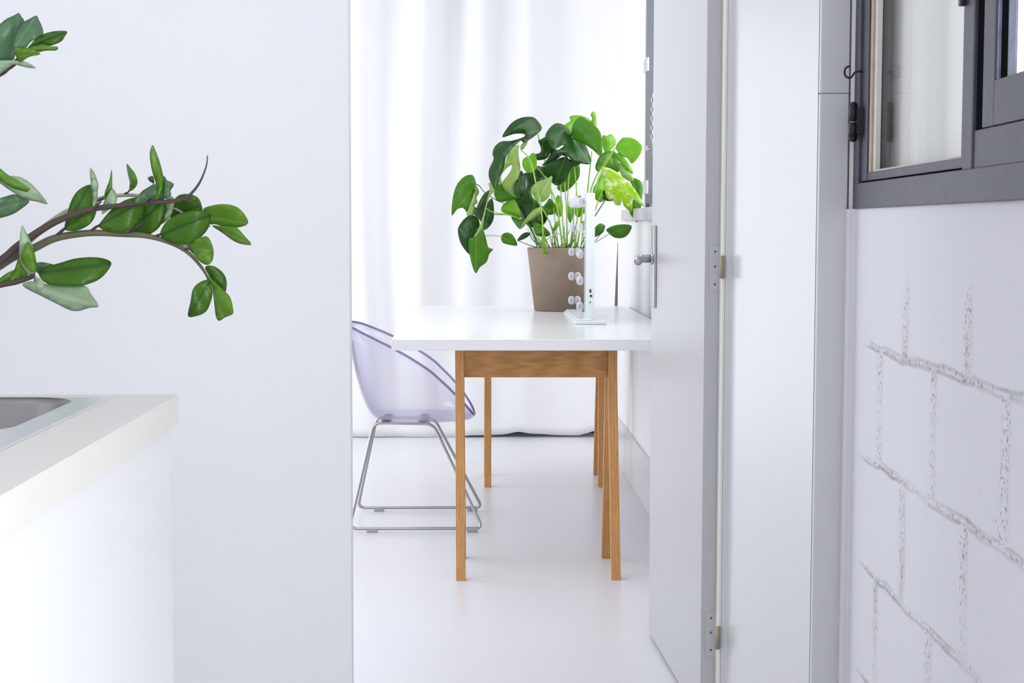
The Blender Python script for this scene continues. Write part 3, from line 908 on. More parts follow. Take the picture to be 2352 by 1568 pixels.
# open-topped carcass so that the bowl hangs inside it
zc_ = KZ - KT
box(bm, XK0 + 0.02, XK0 + 0.04, YK0 + .02, YK - 0.012, 0.1, zc_)
box(bm, XK0 + 0.04, xcb - 0.02, YK - 0.032, YK - 0.012, 0.1, zc_)
box(bm, XK0 + 0.04, xcb - 0.02, YK0 + .02, YK0 + 0.04, 0.1, zc_)
box(bm, XK0 + 0.04, xcb - 0.02, YK0 + .04, YK - 0.032, 0.1, 0.12)
obj('carcass', bm, M['cab'], cab)
bm = bmesh.new(); box(bm, xcb - 0.0195, xcb, YK0 + .02, YK - 0.012, 0.1, zc_ - 0.002, 0.001); obj('front_panel', bm, M['cab'], cab)
bm = bmesh.new(); box(bm, XK0 + 0.06, xcb - 0.06, YK0 + .05, YK - 0.03, 0.0, 0.0995); obj('plinth', bm, M['cab'], cab)

sk = thing('sink', 'stainless steel sink with a flat rim set into the cream worktop', 'sink', (SX1 - 0.2, SY1 - 0.25, KZ))
bm = bmesh.new()
frame_slab(bm, rrect(SX0, SX1, SY0, SY1, 0.012), rrect(BX0, BX1, BY0, BY1, 0.055), KZ + 0.0002, KZ + 0.0030)
obj('sink_rim', bm, M['steel'], sk)
bm = bmesh.new()
lv = []
for z, ins, rr in ((KZ + 0.0030, 0.0, .055), (KZ - 0.004, 0.002, .055), (KZ - 0.13, 0.012, .055), (KZ - 0.155, 0.022, .06), (KZ - 0.165, 0.045, .06)):
    lv.append([bm.verts.new((p[0], p[1], z)) for p in rrect(BX0 + ins, BX1 - ins, BY0 + ins, BY1 - ins, rr)])
for A, B in zip(lv, lv[1:]):
    for k in range(len(A)): bm.faces.new((A[k], A[(k + 1) % len(A)], B[(k + 1) % len(A)], B[k])).smooth = True
bm.faces.new(lv[-1])
bw = obj('bowl', bm, M['bowl'], sk)
so = bw.modifiers.new('thickness', 'SOLIDIFY'); so.thickness = 0.0012
bm = bmesh.new(); lathe(bm, [(0, .004), (.02, .004), (.036, .006), (.042, .001), (.042, -.012), (0, -.012)], ((BX0 + BX1) / 2, (BY0 + BY1) / 2, KZ - 0.165), 32)
obj('drain', bm, M['steel'], sk)

# ------------------------------------------------------------------ hollywood mirror on the table
q_n = onZ(1320, 745, TZ); q_f = onZ(1297, 721, TZ); q_r = onZ(1394, 745, TZ)
my0, my1 = q_n.y, q_f.y
mr_ = thing('vanity_mirror', 'white framed vanity mirror with round bulbs standing on the table, seen from its edge', 'mirror', ((q_n.x + q_r.x) / 2, (my0 + my1) / 2, TZ))
bm = bmesh.new(); box(bm, q_n.x, q_r.x, my0, my1, TZ + 0.0005, TZ + 0.013, 0.003)
obj('base', bm, M['mframe'], mr_)
bm = bmesh.new(); box(bm, q_n.x + 0.008, q_n.x + 0.06, my0 + 0.004, my1 - 0.004, TZ + 0.013, TZ + 0.019, 0.002)
obj('base_step', bm, M['mframe'], mr_)
ym0 = my0 + 0.04; ym1 = my1 - 0.04
fx0 = onY(1345.5, 600, ym0).x; fx1 = onY(1366, 600, ym0).x
zm0 = TZ + 0.012; zm1 = onY(1350, 443, ym0).z
bm = bmesh.new(); box(bm, fx0, fx1, ym0, ym1, zm0, zm1, 0.003)
obj('frame', bm, M['mframe'], mr_)
bm = bmesh.new(); box(bm, fx0 - 0.005, fx0 + 0.0005, ym0 + 0.001, ym1 - 0.001, zm0 + 0.006, zm1 - 0.002, 0.0008)
obj('glass', bm, M['mirror'], mr_)
zs = [onY(1337, y, ym0 + 0.045).z for y in (704, 644, 583, 523, 463)]
spots = [(ym0 + 0.045, z) for z in zs] + [(ym1 - 0.045, z) for z in zs]
for k in range(1, 5): spots.append((ym0 + 0.045 + (ym1 - ym0 - 0.09) * k / 5, zs[-1]))
bulb_me = None
for y_, z_ in spots:
    bm = bmesh.new()
    c_ = Vector((0, 0, 0))
    tmp = bmesh.new()
    lathe(bm, [(0.0, 0.0), (0.012, 0.0), (0.0158, 0.004), (0.0168, 0.009), (0.0150, 0.016), (0.0095, 0.021), (0.0, 0.0225)], (0, 0, 0), 20)
    tmp.free()
    bmesh.ops.rotate(bm, verts=bm.verts, cent=(0, 0, 0), matrix=Matrix.Rotation(-PI / 2, 3, 'Y'))
    bmesh.ops.translate(bm, verts=bm.verts, vec=(fx0 - 0.0072, y_, z_))
    bl = obj('bulb', bm, M['bulb'], mr_)
    bm = bmesh.new(); tube(bm, [(fx0 - 0.004, y_, z_), (fx0 - 0.0085, y_, z_)], 0.0075, 14); obj('socket', bm, M['socket'], bl)
for (x_, y_, w_, h_) in ((1356, 668, 4.0, 7.5), (1357.5, 679.5, 5.5, 5), (1355.5, 694, 2.6, 3.2)):
    p_ = onY(x_, y_, ym0)
    bm = bmesh.new(); k = ym0 / F / 2
    box(bm, p_.x - w_ * k, p_.x + w_ * k, ym0 - 0.0025, ym0 + 0.002, p_.z - h_ * k, p_.z + h_ * k, 0.0006)
    obj('port', bm, M['switch'], mr_)

# ------------------------------------------------------------------ leaves traced at their own depth
def to_px(pt, org, sc): return (org[0] + pt[0] / sc, org[1] + pt[1] / sc)


def leaf(bm, uvl, poly, org, sc, Y, tilt=(0, 0), base=None, tip=None, bulge=0.012, foldd=0.01, mi=0, step=9.0, smooth=True, n=3, grow=1.0):
    """a leaf blade: outline poly on a tilted plane at depth Y, bellied and folded along its midrib"""
    P = [Vector(to_px(p, org, sc)) for p in poly]
    P = [Vector((p.x, p.y)) for p in P]
    if n > 1:
        Q = catmull([(p.x, p.y, 0) for p in P], n, closed=True); P = [Vector((q.x, q.y)) for q in Q]
    cx = sum(p.x for p in P) / len(P); cy = sum(p.y for p in P) / len(P)
    P = [Vector((cx, cy)) + (p - Vector((cx, cy))) * grow for p in P]
    b_ = Vector(to_px(base, org, sc)) if base else P[0]
    if tip: t_ = Vector(to_px(tip, org, sc))
    else: t_ = max(P, key=lambda p: (p - b_).length)
    ax = t_ - b_; ln_ = max(ax.length, 1e-6); ax = ax / ln_; nr = Vector((-ax.y, ax.x))
    xs = [p.x for p in P]; ys = [p.y for p in P]
    inner = []

    def inside(q):
        c = False; m = len(P)
        for i in range(m):
            a_, d_ = P[i], P[i - 1]
            if (a_.y > q.y) != (d_.y > q.y) and q.x < (d_.x - a_.x) * (q.y - a_.y) / (d_.y - a_.y) + a_.x: c = not c
        return c

    def bd(q):
        m = 1e9
        for i in range(len(P)):
            a_, d_ = P[i - 1], P[i]; e = d_ - a_; l2 = e.length_squared
            t = max(0, min(1, (q - a_).dot(e) / l2)) if l2 > 0 else 0
            m = min(m, (q - a_ - e * t).length)
        return m
    st = max(step, max(max(xs) - min(xs), max(ys) - min(ys)) / 14)
    y = min(ys) + st / 2; row = 0
    while y < max(ys):
        x = min(xs) + (st / 2 if row % 2 else st)
        while x < max(xs):
            q = Vector((x, y))
            if inside(q) and bd(q) > st * 0.42: inner.append(q)
            x += st
        y += st * 0.87; row += 1
    verts = P + inner
    res = delaunay_2d_cdt(verts, [], [list(range(len(P)))], 1, 1e-5)
    V2, faces = res[0], res[2]
    k = Y / F
    out = []
    dm = max([bd(q) for q in inner], default=1.0) or 1.0
    for q in V2:
        q = Vector((q[0], q[1]))
        u = (q - b_).dot(ax) / ln_; v = (q - b_).dot(nr) / ln_
        dd = min(1.0, bd(q) / dm) if bulge else 0
        off = tilt[0] * (q.x - cx) * k + tilt[1] * (q.y - cy) * k
        off += bulge * (1 - math.sqrt(max(0, dd))) + foldd * (-abs(v) / 0.3 + 0.5) + 0.004 * math.sin(7 * u + 5 * v)
        out.append((bm.verts.new(onY(q.x, q.y, Y + off)), u, v))
    for f in faces:
        try: fc = bm.faces.new([out[i][0] for i in f])
        except ValueError: continue
        fc.material_index = mi; fc.smooth = True
        for l, i in zip(fc.loops, f): l[uvl].uv = (out[i][1], out[i][2])


# ---- monstera in its clay pot
OM, SM = (1020, 240), 3.92
YP = 6.34 * 1.0
ptop = onY(1210, 569, 6.4); pbot = onZ(1290, 716, TZ)
PCY = pbot.y + 0.105
zt_ = onY(1285, 569, PCY - 0.1).z - TZ
xl_top = onY(1210, 572, PCY).x; xl_bot = onY(1227, 712, PCY).x
PCX = onY(1284, 640, PCY).x
rt_, rb_ = PCX - xl_top, PCX - xl_bot
print('pot', PCX, PCY, rt_, rb_, zt_, 'mirror', fx0, ym0, ym1)
plant = thing('potted_monstera', 'bushy green split-leaf plant in a round greige clay pot on the table', 'plant', (PCX, PCY, TZ))
bm = bmesh.new()
lathe(bm, [(0, 0.001), (rb_ - .004, 0.001), (rb_, 0.004), (rt_ * 0.985, zt_ - 0.006), (rt_ * 0.985, zt_ - 0.001), (rt_ * .975, zt_), (rt_ - 0.014, zt_), (rt_ - 0.016, zt_ - 0.004), (rt_ - 0.020, zt_ - 0.03), (0, zt_ - 0.03)], (PCX, PCY, TZ), 64)
obj('pot', bm, M['pot'], plant)
bm = bmesh.new(); lathe(bm, [(0, zt_ - .012), (rt_ * .5, zt_ - .013), (rt_ - .024, zt_ - .018), (rt_ - .026, zt_ - .0295), (0, zt_ - .0295)], (PCX, PCY, TZ), 40)
obj('soil', bm, M['soil'], plant)
D_, MD, BR, PA = 0, 1, 2, 3
# (material, depth offset, tilt x, tilt y, base, tip, outline in the crop's pixels)
MON = [
    (D_, -.05, .5, -.5, (850, 235), (535, 295), [(765, 122), (815, 138), (868, 216), (832, 268), (765, 318), (712, 346), (690, 328), (652, 358), (615, 398), (560, 470), (540, 570), (505, 640), (495, 705), (466, 748), (440, 712), (412, 645), (414, 575), (452, 490), (443, 440), (462, 380), (520, 335), (600, 330), (690, 305), (724, 285), (700, 268), (620, 272), (528, 299), (565, 225), (620, 165), (690, 130)]),
    (PA, -.09, -.3, .2, (690, 395), (640, 812), [(672, 372), (615, 398), (575, 460), (548, 540), (500, 622), (488, 690), (522, 712), (518, 640), (562, 578), (608, 545), (602, 590), (570, 640), (524, 702), (548, 760), (600, 800), (642, 812), (640, 720), (682, 600), (672, 500), (664, 430)]),
    (D_, -.085, .6, 0, (690, 605), (650, 815), [(690, 603), (655, 680), (636, 760), (636, 806), (690, 816), (722, 790), (736, 750), (734, 690), (712, 622)]),
    (MD, -.03, .2, .5, (460, 780), (640, 830), [(478, 740), (535, 718), (600, 796), (668, 826), (620, 858), (540, 872), (486, 868), (452, 798)]),
    (D_, .02, -.2, -.3, (830, 640), (800, 1090), [(715, 635), (800, 622), (866, 680), (810, 720), (782, 770), (800, 840), (870, 895), (866, 960), (868, 1010), (862, 1060), (820, 1096), (765, 1086), (715, 1035), (680, 960), (632, 872), (690, 838), (742, 760), (740, 690)]),
    (BR, -.02, -.4, .3, (620, 870), (690, 1015), [(600, 862), (640, 866), (675, 940), (692, 1010), (640, 1005), (570, 985), (520, 958), (532, 905)]),
    (BR, -.10, .2, -.3, (790, 470), (780, 610), [(770, 465), (790, 442), (822, 452), (832, 500), (828, 565), (800, 602), (755, 612), (716, 570), (706, 520), (722, 485)]),
    (PA, -.13, -.5, .3, (968, 650), (840, 870), [(970, 648), (930, 668), (880, 682), (820, 712), (784, 778), (806, 815), (830, 852), (882, 872), (930, 842), (958, 790), (962, 720)]),
    (D_, -.14, .5, -.6, (1148, 285), (1310, 525), [(1150, 282), (1122, 230), (1082, 192), (1012, 177), (952, 222), (918, 288), (948, 332), (988, 402), (1068, 366), (1072, 380), (1000, 432), (1084, 430), (1130, 482), (1190, 516), (1310, 527), (1296, 440), (1262, 362), (1210, 330)]),
    (MD, -.15, -.6, -.4, (1150, 290), (1405, 455), [(1150, 288), (1166, 190), (1195, 145), (1240, 120), (1310, 162), (1386, 225), (1416, 300), (1420, 395), (1405, 458), (1330, 395), (1260, 352), (1190, 322)]),
    (BR, .04, .2, -.6, (1140, 240), (1290, 130), [(1090, 188), (1142, 150), (1132, 112), (1190, 102), (1250, 108), (1310, 140), (1330, 180), (1280, 240), (1200, 270), (1140, 262)]),
    (BR, .03, .1, .2, (1365, 215), (1340, 66), [(1340, 66), (1322, 92), (1336, 130), (1322, 160), (1366, 216), (1369, 120), (1360, 82)]),
    (D_, -.07, .7, .1, (910, 300), (840, 490), [(848, 330), (885, 312), (915, 296), (960, 342), (995, 402), (950, 440), (935, 470), (892, 492), (825, 492), (814, 452), (868, 430), (872, 380)]),
    (D_, -.10, .1, .6, (1100, 450), (1000, 715), [(1112, 440), (1116, 490), (1222, 531), (1150, 566), (1110, 640), (1080, 685), (1020, 722), (960, 682), (878, 580), (950, 532), (1050, 482), (1086, 470), (1000, 440), (1062, 430)]),
    (D_, -.06, .3, .2, (990, 430), (885, 545), [(995, 405), (960, 440), (940, 480), (884, 547), (960, 525), (1030, 480), (1060, 440)]),
    (MD, .04, -.3, .2, (1200, 560), (1060, 770), [(1150, 560), (1195, 545), (1218, 562), (1216, 640), (1182, 700), (1090, 782), (1020, 742), (1100, 660)]),
    (BR, .06, .2, -.2, (1540, 345), (1440, 420), [(1430, 282), (1470, 285), (1495, 268), (1525, 292), (1548, 345), (1505, 400), (1455, 432), (1428, 360)]),
    (BR, .02, -.5, -.3, (1555, 385), (1690, 525), [(1550, 382), (1600, 312), (1645, 300), (1700, 308), (1752, 342), (1780, 382), (1760, 450), (1692, 527), (1650, 478), (1600, 458), (1562, 410)]),
    (BR, .05, -.3, .3, (1550, 440), (1700, 610), [(1545, 460), (1590, 438), (1640, 498), (1702, 612), (1660, 604), (1602, 540)]),
    (MD, .07, .4, .1, (1490, 420), (1540, 600), [(1400, 470), (1440, 435), (1480, 425), (1548, 440), (1572, 600), (1500, 575), (1440, 562), (1392, 602), (1365, 560)]),
    (PA, .06, -.3, .2, (1570, 520), (1680, 680), [(1570, 530), (1610, 545), (1640, 570), (1704, 662), (1680, 690), (1600, 640)]),
    (MD, .08, -.3, -.1, (1700, 672), (1750, 1050), [(1665, 670), (1740, 678), (1782, 722), (1782, 835), (1768, 940), (1750, 1052), (1692, 1002), (1668, 940), (1690, 850), (1705, 760)]),
    (BR, .06, .4, .2, (1420, 620), (1420, 870), [(1428, 620), (1452, 700), (1462, 800), (1442, 858), (1398, 872), (1352, 830), (1345, 760), (1392, 680)]),
    (D_, .07, .1, .2, (1500, 800), (1420, 830), [(1430, 790), (1460, 770), (1530, 820), (1520, 862), (1470, 866), (1425, 840)]),
    (MD, -.04, .3, .2, (1362, 1180), (1430, 1085), [(1345, 1130), (1398, 1074), (1432, 1082), (1447, 1094), (1436, 1140), (1400, 1172), (1345, 1190)]),
    (MD, -.06, -.2, .5, (1490, 1160), (1678, 1095), [(1468, 1122), (1560, 1084), (1680, 1090), (1666, 1150), (1640, 1180), (1602, 1199), (1540, 1196), (1492, 1162)]),
    (MD, -.05, .5, -.1, (285, 715), (75, 988), [(250, 642), (200, 646), (152, 680), (108, 745), (80, 850), (73, 990), (120, 938), (170, 924), (205, 960), (232, 890), (262, 810), (282, 735), (275, 680)]),
    (PA, -.02, -.5, .2, (285, 730), (240, 1005), [(282, 735), (262, 810), (232, 890), (205, 960), (215, 1002), (262, 998), (285, 930), (272, 905), (300, 880), (290, 840), (312, 800), (305, 760)]),
    (D_, -.06, .3, .3, (402, 775), (300, 925), [(404, 772), (352, 815), (322, 868), (298, 926), (340, 930), (382, 892), (402, 840), (410, 800)]),
    (D_, -.02, -.4, .2, (420, 850), (370, 1125), [(425, 850), (395, 880), (350, 928), (282, 930), (272, 960), (280, 1000), (332, 1050), (352, 1124), (402, 1098), (436, 1045), (446, 990), (442, 890)]),
    (D_, -.07, .4, -.4, (285, 1190), (235, 1340), [(305, 1040), (255, 1003), (200, 1020), (142, 1088), (128, 1150), (158, 1255), (232, 1342), (245, 1260), (290, 1200), (315, 1100)]),
    (MD, -.09, .3, .3, (290, 1190), (285, 1508), [(345, 1130), (292, 1190), (232, 1208), (222, 1262), (244, 1400), (284, 1510), (322, 1458), (380, 1412), (402, 1345), (436, 1302), (395, 1285), (372, 1200)]),
    (PA, -.10, .5, .1, (455, 740), (275, 1195), [(442, 698), (400, 722), (408, 770), (382, 875), (352, 1000), (312, 1110), (268, 1185), (282, 1200), (318, 1188), (346, 1112), (368, 985), (402, 850), (462, 760)]),
    (MD, -.05, .2, .2, (520, 1190), (655, 1258), [(515, 1192), (532, 1165), (570, 1154), (618, 1178), (656, 1262), (600, 1262), (530, 1242)]),
    (D_, -.04, .1, .4, (660, 1222), (775, 1160), [(658, 1224), (690, 1178), (735, 1152), (776, 1160), (742, 1196), (692, 1220)]),
    (PA, -.08, .2, .5, (860, 935), (685, 1115), [(862, 930), (805, 950), (742, 1020), (685, 1116), (742, 1066), (805, 1030), (872, 978)]),
    (MD, -.01, .3, .2, (900, 930), (1010, 970), [(888, 935), (925, 880), (950, 848), (985, 880), (1012, 935), (1010, 972), (950, 990), (910, 972)]),
    (MD, -.03, -.3, .1, (630, 1010), (690, 1118), [(608, 1010), (690, 1036), (745, 1050), (688, 1118), (640, 1072)]),
    (MD, .03, .1, .3, (1265, 920), (1185, 980), [(1290, 905), (1202, 930), (1180, 968), (1218, 1002), (1290, 990)]),
    (MD, -.03, .2, .4, (900, 1120), (820, 1070), [(812, 1065), (870, 1080), (930, 1130), (955, 1170), (890, 1190), (820, 1160)]),
    (BR, -.07, .2, .2, (980, 1160), (1035, 1050), [(972, 1165), (985, 1110), (1010, 1060), (1040, 1048), (1030, 1090), (1000, 1130)]),
    (BR, -.13, .3, .1, (885, 1190), (935, 1338), [(880, 1186), (906, 1186), (916, 1290), (937, 1338), (890, 1326)]),
    (D_, -.02, .3, .1, (830, 590), (880, 660), [(815, 600), (850, 582), (890, 640), (880, 668), (840, 650)]),
    (PA, .0, .3, .1, (740, 340), (680, 400), [(690, 370), (715, 345), (755, 318), (742, 360), (712, 400), (690, 404)]),
    (D_, .05, -.2, .2, (760, 960), (900, 1100), [(700, 900), (800, 880), (900, 930), (930, 1000), (900, 1070), (850, 1100), (760, 1060), (700, 990)]),
    (MD, .06, .2, .3, (480, 740), (700, 860), [(470, 745), (560, 700), (660, 720), (720, 800), (700, 860), (600, 850), (500, 820)]),
    (D_, .06, .2, .3, (900, 560), (760, 700), [(830, 560), (900, 580), (900, 680), (840, 740), (760, 720), (780, 630)]),
    (BR, .05, .3, .1, (1020, 830), (1060, 990), [(1010, 840), (1040, 825), (1065, 880), (1065, 980), (1030, 1010), (1000, 960)]),
    (BR, .05, .3, .1, (1130, 880), (1150, 1060), [(1110, 900), (1140, 870), (1170, 930), (1160, 1020), (1130, 1060), (1110, 980)]),
]
bm = bmesh.new(); uvl = bm.loops.layers.uv.new('leaf')
for (mi, dy, tx, ty, b_, t_, poly) in MON:
    leaf(bm, uvl, poly, OM, SM, PCY + dy - 0.02, (tx * 1.0, ty * 1.0), b_, t_, 0.014, 0.012, mi, step=5.0, n=3, grow=1.045)
fo = obj('foliage', bm, [M['lf_dark'], M['lf_mid'], M['lf_bright'], M['lf_pale']], plant, normals=False)
fo.modifiers.new('thickness', 'SOLIDIFY').thickness = 0.0006
bm = bmesh.new(); uvl = bm.loops.layers.uv.new('leaf')
leaf(bm, uvl, [(1420, 562), (1500, 586), (1592, 640), (1682, 720), (1742, 800), (1802, 916), (1742, 882), (1700, 858), (1692, 962), (1650, 942), (1612, 902), (1604, 842), (1592, 902), (1540, 900), (1522, 850), (1530, 782), (1510, 862), (1462, 830), (1438, 700), (1462, 682), (1430, 640)], OM, SM, PCY - 0.06, (-.3, .7), (1425, 570), (1800, 915), 0.012, 0.014, 0, step=5.0, n=3)
vl = obj('variegated_leaf', bm, M['lf_var'], plant, normals=False); vl['label'] = 'yellow-green leaf marbled with cream'
vl.modifiers.new('thickness', 'SOLIDIFY').thickness = 0.0006

STEMS = [
    ([(862, 1290), (800, 1150), (725, 1060), (600, 1000), (440, 968), (380, 935)], 9, .02, -.06, 0),
    ([(838, 1290), (790, 1120), (700, 1030), (580, 995), (440, 990)], 7, .0, -.03, 1),
    ([(900, 1290), (872, 925), (820, 680), (790, 540), (745, 455), (690, 410)], 10, -.12, -.12, 0),
    ([(1068, 1290), (1018, 930), (965, 770), (900, 640), (820, 555)], 11, -.02, -.06, 0),
    ([(1085, 1290), (1065, 1000), (1048, 720)], 9, -.02, .0, 0),
    ([(1110, 1290), (1105, 1000), (1085, 700)], 9, .0, .0, 0),
    ([(1130, 1290), (1190, 880), (1190, 740), (1172, 560)], 8, .0, .0, 0),
    ([(1140, 1290), (1180, 960), (1195, 700)], 7, .03, .03, 0),
    ([(1240, 1290), (1290, 800), (1330, 420)], 11, .03, .03, 0),
    ([(1255, 1290), (1320, 780), (1440, 530), (1545, 385)], 10, .03, .03, 0),
    ([(1265, 1290), (1355, 790), (1420, 600), (1540, 390)], 10, .02, .02, 0),
    ([(1260, 1290), (1310, 1090), (1380, 970), (1455, 855)], 9, .03, .06, 1),
    ([(1250, 1290), (1370, 920), (1430, 760)], 8, .04, .06, 0),
    ([(1270, 1285), (1370, 1235), (1495, 1158)], 5, -.02, -.06, 1),
    ([(1270, 1285), (1360, 1225), (1410, 1165)], 5, -.02, -.04, 1),
    ([(860, 1292), (780, 1270), (660, 1222)], 6, -.02, -.04, 1),
    ([(310, 1190), (420, 1178), (530, 1188)], 6, -.08, -.05, 0),
    ([(280, 712), (320, 735), (365, 790), (470, 860), (540, 892), (700, 1000), (860, 1280)], 6, -.04, .0, 1),
    ([(905, 1230), (985, 1175), (1020, 1160), (1045, 1170)], 6, -.1, -.06, 0),
    ([(790, 790), (850, 880), (950, 1060), (1010, 1290)], 8, -.11, -.02, 0),
    ([(880, 940), (960, 1080), (1040, 1290)], 7, -.06, -.02, 1),
    ([(1150, 290), (1155, 400), (1120, 700), (1100, 1290)], 9, -.1, .0, 0),
    ([(845, 270), (870, 380), (950, 700), (1030, 1290)], 8, -.03, .0, 0),
]
bm = bmesh.new()
for pts, r, d0, d1, mi in STEMS:
    n = len(pts); W3 = []
    soil_first = pts[0][1] > pts[-1][1]
    for i, p in enumerate(pts):
        t = i / (n - 1); px = to_px(p, OM, SM)
        W3.append(onY(px[0], px[1], PCY - 0.02 + d0 + (d1 - d0) * t))
    tube(bm, catmull(W3, 7), (lambda t, r=r: r / SM * PCY / F * 0.5 * (1.5 - 0.45 * t)), 8, mi=mi)
for k in range(34):
    x = 820 + random.random() * 430; h = 80 + random.random() * 210; lean = (x - 1030) * 0.22 + random.uniform(-60, 60)
    d = random.uniform(-.07, .05)
    P = [to_px((x * .75 + 1030 * .25, 1292), OM, SM), to_px((x + lean * .5, 1292 - h * .55), OM, SM), to_px((x + lean, 1292 - h), OM, SM)]
    tube(bm, catmull([onY(P[0][0], P[0][1], PCY + d), onY(P[1][0], P[1][1], PCY + d - .01), onY(P[2][0], P[2][1], PCY + d - .02)], 5),
         (lambda t, w=random.uniform(5, 11): w / SM * PCY / F * 0.5 * (1.2 - t * .9)), 7, mi=0 if random.random() < .75 else 1)
obj('stems', bm, [M['stem'], M['stemdk']], plant, normals=False)

# ---- ZZ plant in a tall planter beyond the end of the worktop
ZY = 2.38
OZ, SZ = (0, 320), 3.563
OT, ST = (0, 0), 5.88
zx_, zy_ = -0.98, 2.42
zz = thing('potted_zz_plant', 'arching glossy-leaved plant reaching in over the worktop from the white planter', 'plant', (zx_, zy_, 0))
ZH = 0.66
bm = bmesh.new()
lathe(bm, [(0, 0.0), (.13, 0.0), (.135, .006), (.165, ZH - .01), (.165, ZH), (.15, ZH), (.147, ZH - .05), (0, ZH - .05)], (zx_, zy_, 0), 56)
obj('planter', bm, M['planter'], zz)
bm = bmesh.new(); lathe(bm, [(0, ZH - .03), (.146, ZH - .035), (.146, ZH - .0495), (0, ZH - .0495)], (zx_, zy_, 0), 40)
obj('soil', bm, M['soil'], zz)
ZM, ZG, ZP, ZW = 0, 1, 2, 3
ZMATS = [M['zz_mid'], M['zz_green'], M['zz_pale'], M['zz_grey']]


def zz_stem(name, roots, pts, org, sc, r0, r1, mats, leaves, dep=(0, 0), lorg=None, lsc=None):
    W3 = [Vector(p) for p in roots]
    n = len(pts)
    for i, p in enumerate(pts):
        px = to_px(p, org, sc); W3.append(onY(px[0], px[1], ZY + dep[0] + (dep[1] - dep[0]) * i / (n - 1)))
    bm = bmesh.new()
    tube(bm, catmull(W3, 8), lambda t: r0 + (r1 - r0) * t ** 0.8, 10)
    for (twig, tr) in leaves.get('twigs', []):
        T3 = []
        for j, p in enumerate(twig):
            px = to_px(p, org, sc); T3.append(onY(px[0], px[1], ZY + dep[1] - 0.004 * j))
        tube(bm, catmull(T3, 5), (lambda t, tr=tr: tr * (1 - .5 * t)), 7, mi=1)
    st = obj(name, bm, mats, zz, normals=False)
    bm = bmesh.new(); ul = bm.loops.layers.uv.new('leaf')
    for (mi, dy, tx, ty, b_, t_, poly) in leaves['leaves']:
        leaf(bm, ul, poly, lorg or org, lsc or sc, ZY + dy, (tx, ty), b_, t_, 0.006, 0.006, mi, step=9.0, n=4)
    fo = obj('foliage', bm, ZMATS, st, normals=False)
    fo.modifiers.new('thickness', 'SOLIDIFY').thickness = 0.0007
    return st


root = lambda dx, dy: (zx_ + dx, zy_ + dy, ZH - 0.045)
A_leaves = [
    (ZM, -.02, .2, -.2, (530, 735), (720, 395), [(740, 373), (680, 390), (620, 440), (578, 520), (550, 620), (528, 722), (560, 748), (650, 740), (738, 690), (782, 610), (792, 500), (772, 400)]),
    (ZM, -.025, .2, .1, (812, 702), (1160, 500), [(1150, 478), (1100, 476), (1020, 500), (930, 560), (870, 620), (810, 702), (850, 740), (960, 760), (1062, 742), (1150, 660), (1185, 560)]),
    (ZM, -.01, -.2, .1, (1078, 748), (1345, 490), [(1340, 488), (1362, 560), (1340, 650), (1292, 730), (1220, 777), (1150, 768), (1078, 746), (1140, 660), (1160, 550), (1262, 508)]),
    (ZM, -.035, .1, .3, (1310, 785), (1720, 620), [(1312, 780), (1340, 700), (1400, 640), (1500, 597), (1600, 583), (1692, 594), (1724, 625), (1706, 720), (1640, 800), (1552, 850), (1460, 858), (1380, 838)]),
    (ZG, -.03, -.3, .2, (1545, 890), (1745, 912), [(1545, 885), (1582, 830), (1640, 802), (1698, 796), (1732, 850), (1746, 920), (1740, 990), (1700, 1027), (1640, 1000), (1592, 950)]),
    (ZM, -.02, .3, .2, (1685, 1050), (1848, 1245), [(1680, 1045), (1742, 1034), (1802, 1070), (1845, 1130), (1854, 1200), (1838, 1247), (1782, 1200), (1730, 1140)]),
    (ZG, -.03, -.3, .1, (1690, 1095), (1830, 1460), [(1688, 1093), (1740, 1150), (1840, 1243), (1886, 1300), (1910, 1400), (1900, 1430), (1840, 1455), (1795, 1484), (1770, 1450), (1755, 1340), (1740, 1220), (1712, 1150)]),
    (ZM, -.035, .3, .1, (1715, 1170), (1545, 1440), [(1692, 1148), (1622, 1178), (1577, 1230), (1560, 1330), (1540, 1442), (1600, 1446), (1682, 1410), (1722, 1330), (1740, 1250), (1722, 1180)]),
    (ZP, -.01, .2, .5, (1560, 840), (1470, 875), [(1562, 838), (1500, 852), (1460, 868), (1500, 894), (1540, 888)]),
]
A_tw = [([(455, 800), (500, 755), (560, 705)], .0032), ([(735, 765), (780, 722), (860, 680)], .0028), ([(1040, 772), (1080, 745), (1150, 690)], .0025), ([(1262, 800), (1310, 778), (1390, 745)], .0025), ([(1490, 905), (1545, 898), (1620, 902)], .002)]
zz_stem('stem', [root(.05, -.03), (zx_ + .16, zy_ - .02, ZH + 0.14)], [(-420, 1330), (0, 1025), (150, 940), (280, 888), (460, 806), (730, 766), (1000, 775), (1200, 790), (1380, 840), (1520, 912), (1620, 1010), (1690, 1110), (1718, 1185)],
        OZ, SZ, .0095, .0016, [M['zzstem'], M['zzbrown']], dict(leaves=A_leaves, twigs=A_tw), (-.01, -.01))
